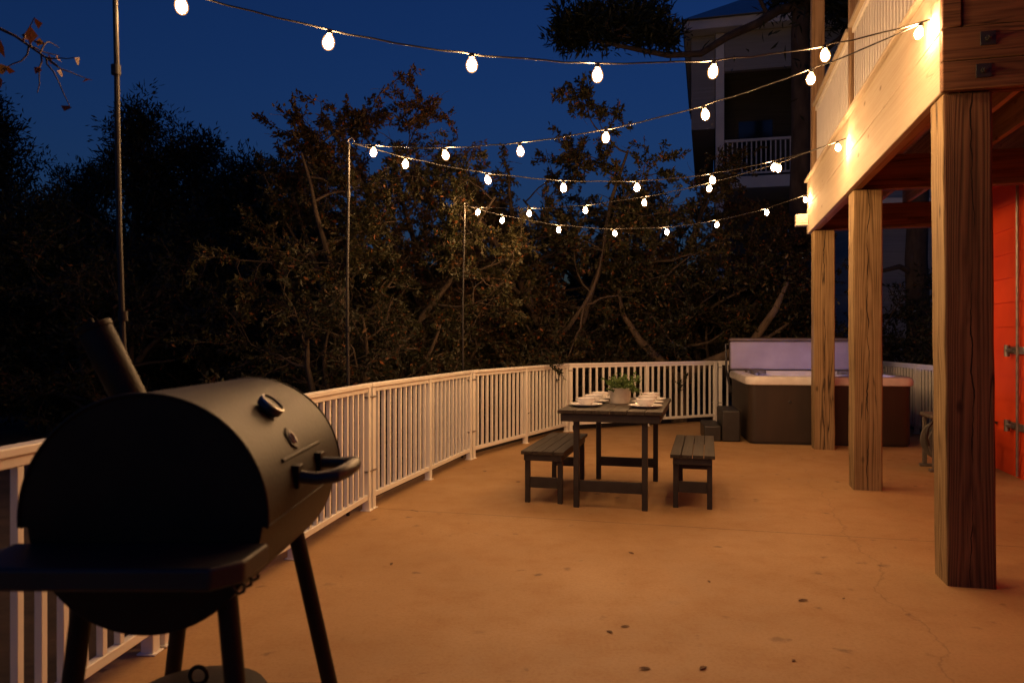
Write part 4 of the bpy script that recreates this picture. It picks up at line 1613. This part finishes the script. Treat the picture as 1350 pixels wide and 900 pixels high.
# tall pine: bare trunk right of the neighbour house, one long limb reaching left with a needle clump
big = thing('tall_pine', 'tall bare trunked pine with one needle clump on a long limb reaching left', 'tree', (6.15, 16.2, -0.16))
paths = []
rng = np.random.default_rng(12)
tr_ = np.array([(0, 0, -0.1), (0.02, 0, 2), (-0.03, 0, 4), (0.02, 0, 6), (0.0, 0.0, 8), (0.1, 0, 10), (0.15, 0, 13)])
paths.append((tr_, np.array([0.24, 0.22, 0.21, 0.20, 0.19, 0.17, 0.10])))
limb = np.array([(0, 0, 8.6), (-0.5, -0.1, 8.45), (-0.95, -0.15, 8.15), (-1.6, -0.2, 7.85), (-2.2, -0.3, 7.45), (-2.9, -0.4, 7.38), (-3.5, -0.5, 7.45), (-4.2, -0.5, 7.6), (-4.9, -0.5, 7.75)])
paths.append((limb, np.linspace(0.11, 0.03, 9)))
paths.append((np.array([(-0.7, -0.1, 8.3), (-0.9, -0.1, 8.7), (-1.3, -0.1, 8.95), (-1.7, -0.1, 9.3)]), np.array([0.05, 0.04, 0.03, 0.02])))
paths.append((np.array([(0, 0, 7.2), (0.5, -0.2, 7.6), (1.0, -0.3, 8.0), (1.5, -0.3, 8.6)]), np.array([0.08, 0.06, 0.045, 0.02])))
LP, LD = [], []
for (cx, cy, cz, sx, sz, n) in ((-4.3, -0.5, 8.0, 0.85, 0.28, 70), (-3.5, -0.4, 8.1, 0.55, 0.22, 30), (-4.9, -0.5, 7.8, 0.4, 0.18, 26), (-3.0, -0.4, 7.75, 0.35, 0.12, 16), (1.2, -0.3, 8.6, 0.8, 0.45, 90), (0.3, 0.1, 9.1, 0.8, 0.5, 70),
                              (0.4, 0, 11.5, 1.4, 0.8, 120), (-0.6, 0, 12.6, 1.3, 0.7, 120), (0.8, 0, 13.2, 1.2, 0.6, 100)):
    for k in range(n):
        c = np.array([cx, cy, cz]) + np.clip(rng.normal(size=3), -1.6, 1.6) * np.array([sx, sx * 0.7, sz]) * 0.62
        pp = c + rng.normal(size=(44, 3)) * 0.085
        LP.append(pp)
        LD.append((pp - c) * 6 + rng.normal(size=(44, 3)) * 0.6 + np.array([0, 0, 0.3]))
        if k % 4 == 0:
            j = np.array([cx * 0.6 + c[0] * 0.4, c[1] * 0.5 + cy * 0.5, cz - sz * 0.9])
            paths.append((np.array([j, (j + c) / 2 + rng.normal(size=3) * 0.05, c]), np.array([0.02, 0.014, 0.008])))
link_mesh('trunk', branch_mesh('trunk', paths, 9), M['bark_pine'], big)
link_mesh('crown', leaves_mesh('crown', np.concatenate(LP), np.concatenate(LD), rng, 0.20, 0.045), M['leaf_pine'], big)

sec = thing('pine_tree', 'dark trunk with a bare side limb in the gap left of the near post', 'tree', (7.75, 14.5, -0.16), 0, 'dark pines on the left' if False else None)
paths = [(np.array([(0, 0, -0.1), (0.03, 0, 1.5), (-0.03, 0, 3), (0.05, 0, 5), (0.1, 0, 8)]), np.array([0.24, 0.22, 0.2, 0.17, 0.1])),
         (np.array([(0, 0, 2.7), (-0.4, -0.1, 2.85), (-0.8, -0.1, 2.75), (-1.2, -0.1, 2.9)]), np.array([0.07, 0.05, 0.035, 0.015])),
         (np.array([(0, 0, 1.3), (-0.4, -0.1, 1.2), (-0.7, -0.1, 1.4)]), np.array([0.06, 0.04, 0.015]))]
link_mesh('trunk', branch_mesh('trunk', paths, 9), M['bark_pine'], sec)
LP = np.concatenate([rng.normal(size=(500, 3)) * np.array([1.0, 0.8, 0.7]) + c for c in ((0.3, 0, 8.2), (0.5, 0, 7.0), (-0.6, 0, 7.6))])
link_mesh('crown', leaves_mesh('crown', LP, rng.normal(size=LP.shape) + np.array([0, 0, 0.4]), rng, 0.25, 0.05), M['leaf_pine'], sec)

# near tree outside the picture's left edge whose autumn twigs hang into the top left corner
nt = thing('autumn_tree', 'twigs with brown and yellow autumn leaves hanging in the top left corner', 'tree', (-2.90, 2.75, -0.40))
paths = [(np.array([(0, 0, -0.1), (0.05, 0, 1.0), (0.02, 0.05, 2.0), (0.15, 0.1, 3.0), (0.2, 0.1, 3.8)]), np.array([0.08, 0.07, 0.06, 0.04, 0.02]))]
LP, LD, TN = [], [], []
rng = np.random.default_rng(21)
main = np.array([(0.15, 0.1, 2.9), (0.5, 0.05, 2.98), (0.85, 0.0, 2.92), (1.1, 0.0, 2.80), (1.24, 0.02, 2.70)])
paths.append((main, np.array([0.016, 0.012, 0.008, 0.005, 0.003])))
for k in range(26):
    u = rng.uniform(1.2, 4)
    i0 = min(int(u), 3)
    p0 = main[i0] + (main[i0 + 1] - main[i0]) * (u - i0)
    tp, trr = wander(rng, p0, (rng.normal() * 0.5 + 0.12, rng.normal() * 0.6, -0.3 + rng.normal() * 0.5), rng.uniform(0.1, 0.30), 0.0035, 0.0014, 5, 0.5, -0.25)
    paths.append((tp, trr))
    for q in range(rng.integers(1, 5)):
        j = rng.integers(2, 6)
        LP.append(tp[j])
        LD.append(rng.normal(size=3) * 0.6 + np.array([0, 0, -0.7]))
        TN.append(rng.uniform())
link_mesh('trunk', branch_mesh('trunk', paths, 6), M['bark'], nt)
link_mesh('crown', leaves_mesh('crown', np.array(LP), np.array(LD), rng, 0.048, 0.033, np.array(TN)), M['leaf_autumn'], nt)

# a few dry leaves on the patio
M['leaf_dry'] = noisy('dry_brown_leaf', (0.09, 0.045, 0.02), (0.15, 0.08, 0.036), 30, 0.8, 0.1)
b = MB()
outline = [(0, 0), (0.012, 0.009), (0.03, 0.013), (0.048, 0.008), (0.062, 0.0)]
for k, (x, w) in enumerate(outline):
    z = 0.001 + 0.005 * (x / 0.062) ** 2
    b.v += [(x, -w, z + 0.35 * w), (x, 0, z), (x, w, z + 0.45 * w), (x, -w, z + 0.35 * w + 0.0008), (x, 0, z + 0.0008), (x, w, z + 0.45 * w + 0.0008)]
for k in range(4):
    a = k * 6
    for q in (0, 1, 3, 4):
        b.f.append((a + q, a + q + 1, a + q + 7, a + q + 6))
dry = b.build('dry_leaf', M['leaf_dry'])
rng = random.Random(3)
for k, (x, y) in enumerate(((515, 745), (836, 730), (1114, 788), (1052, 792), (936, 768), (818, 826), (800, 831), (1048, 869), (931, 878), (858, 881))):
    o = dry if k == 0 else dry.copy()
    if k:
        COL.objects.link(o)
    Y = 1300 / (y - 448)
    o.location = ((x - 675) / 1000 * Y, Y, 0.0005)
    o.rotation_euler = (0, 0, rng.uniform(0, 6.28))
    sc_ = rng.uniform(0.45, 0.95)
    o.scale = (sc_, sc_, sc_)
    tag(o, 'small dry brown leaf lying on the tan patio floor', 'leaf', 'dry leaves scattered on the patio')

# far wood behind everything: one mass nobody could count
rng = np.random.default_rng(31)
LP = []
for k in range(420):
    x = rng.uniform(-34, 34)
    y = rng.uniform(25, 34)
    h = 2.2 + 1.6 * abs(math.sin(x * 0.31)) + rng.uniform(0, 1.0)
    z = rng.uniform(0.3, h)
    LP.append(rng.normal(size=(130, 3)) * np.array([0.75, 0.6, 0.5]) + np.array([x, y, z]))
P = np.concatenate(LP)
o = link_mesh('far_wood', leaves_mesh('far_wood', P, rng.normal(size=P.shape) + np.array([0, 0, 0.3]), rng, 0.42, 0.16), M['leaf_pine'])
o['kind'] = 'stuff'
o['label'] = 'far dark woodland mass behind the trees'
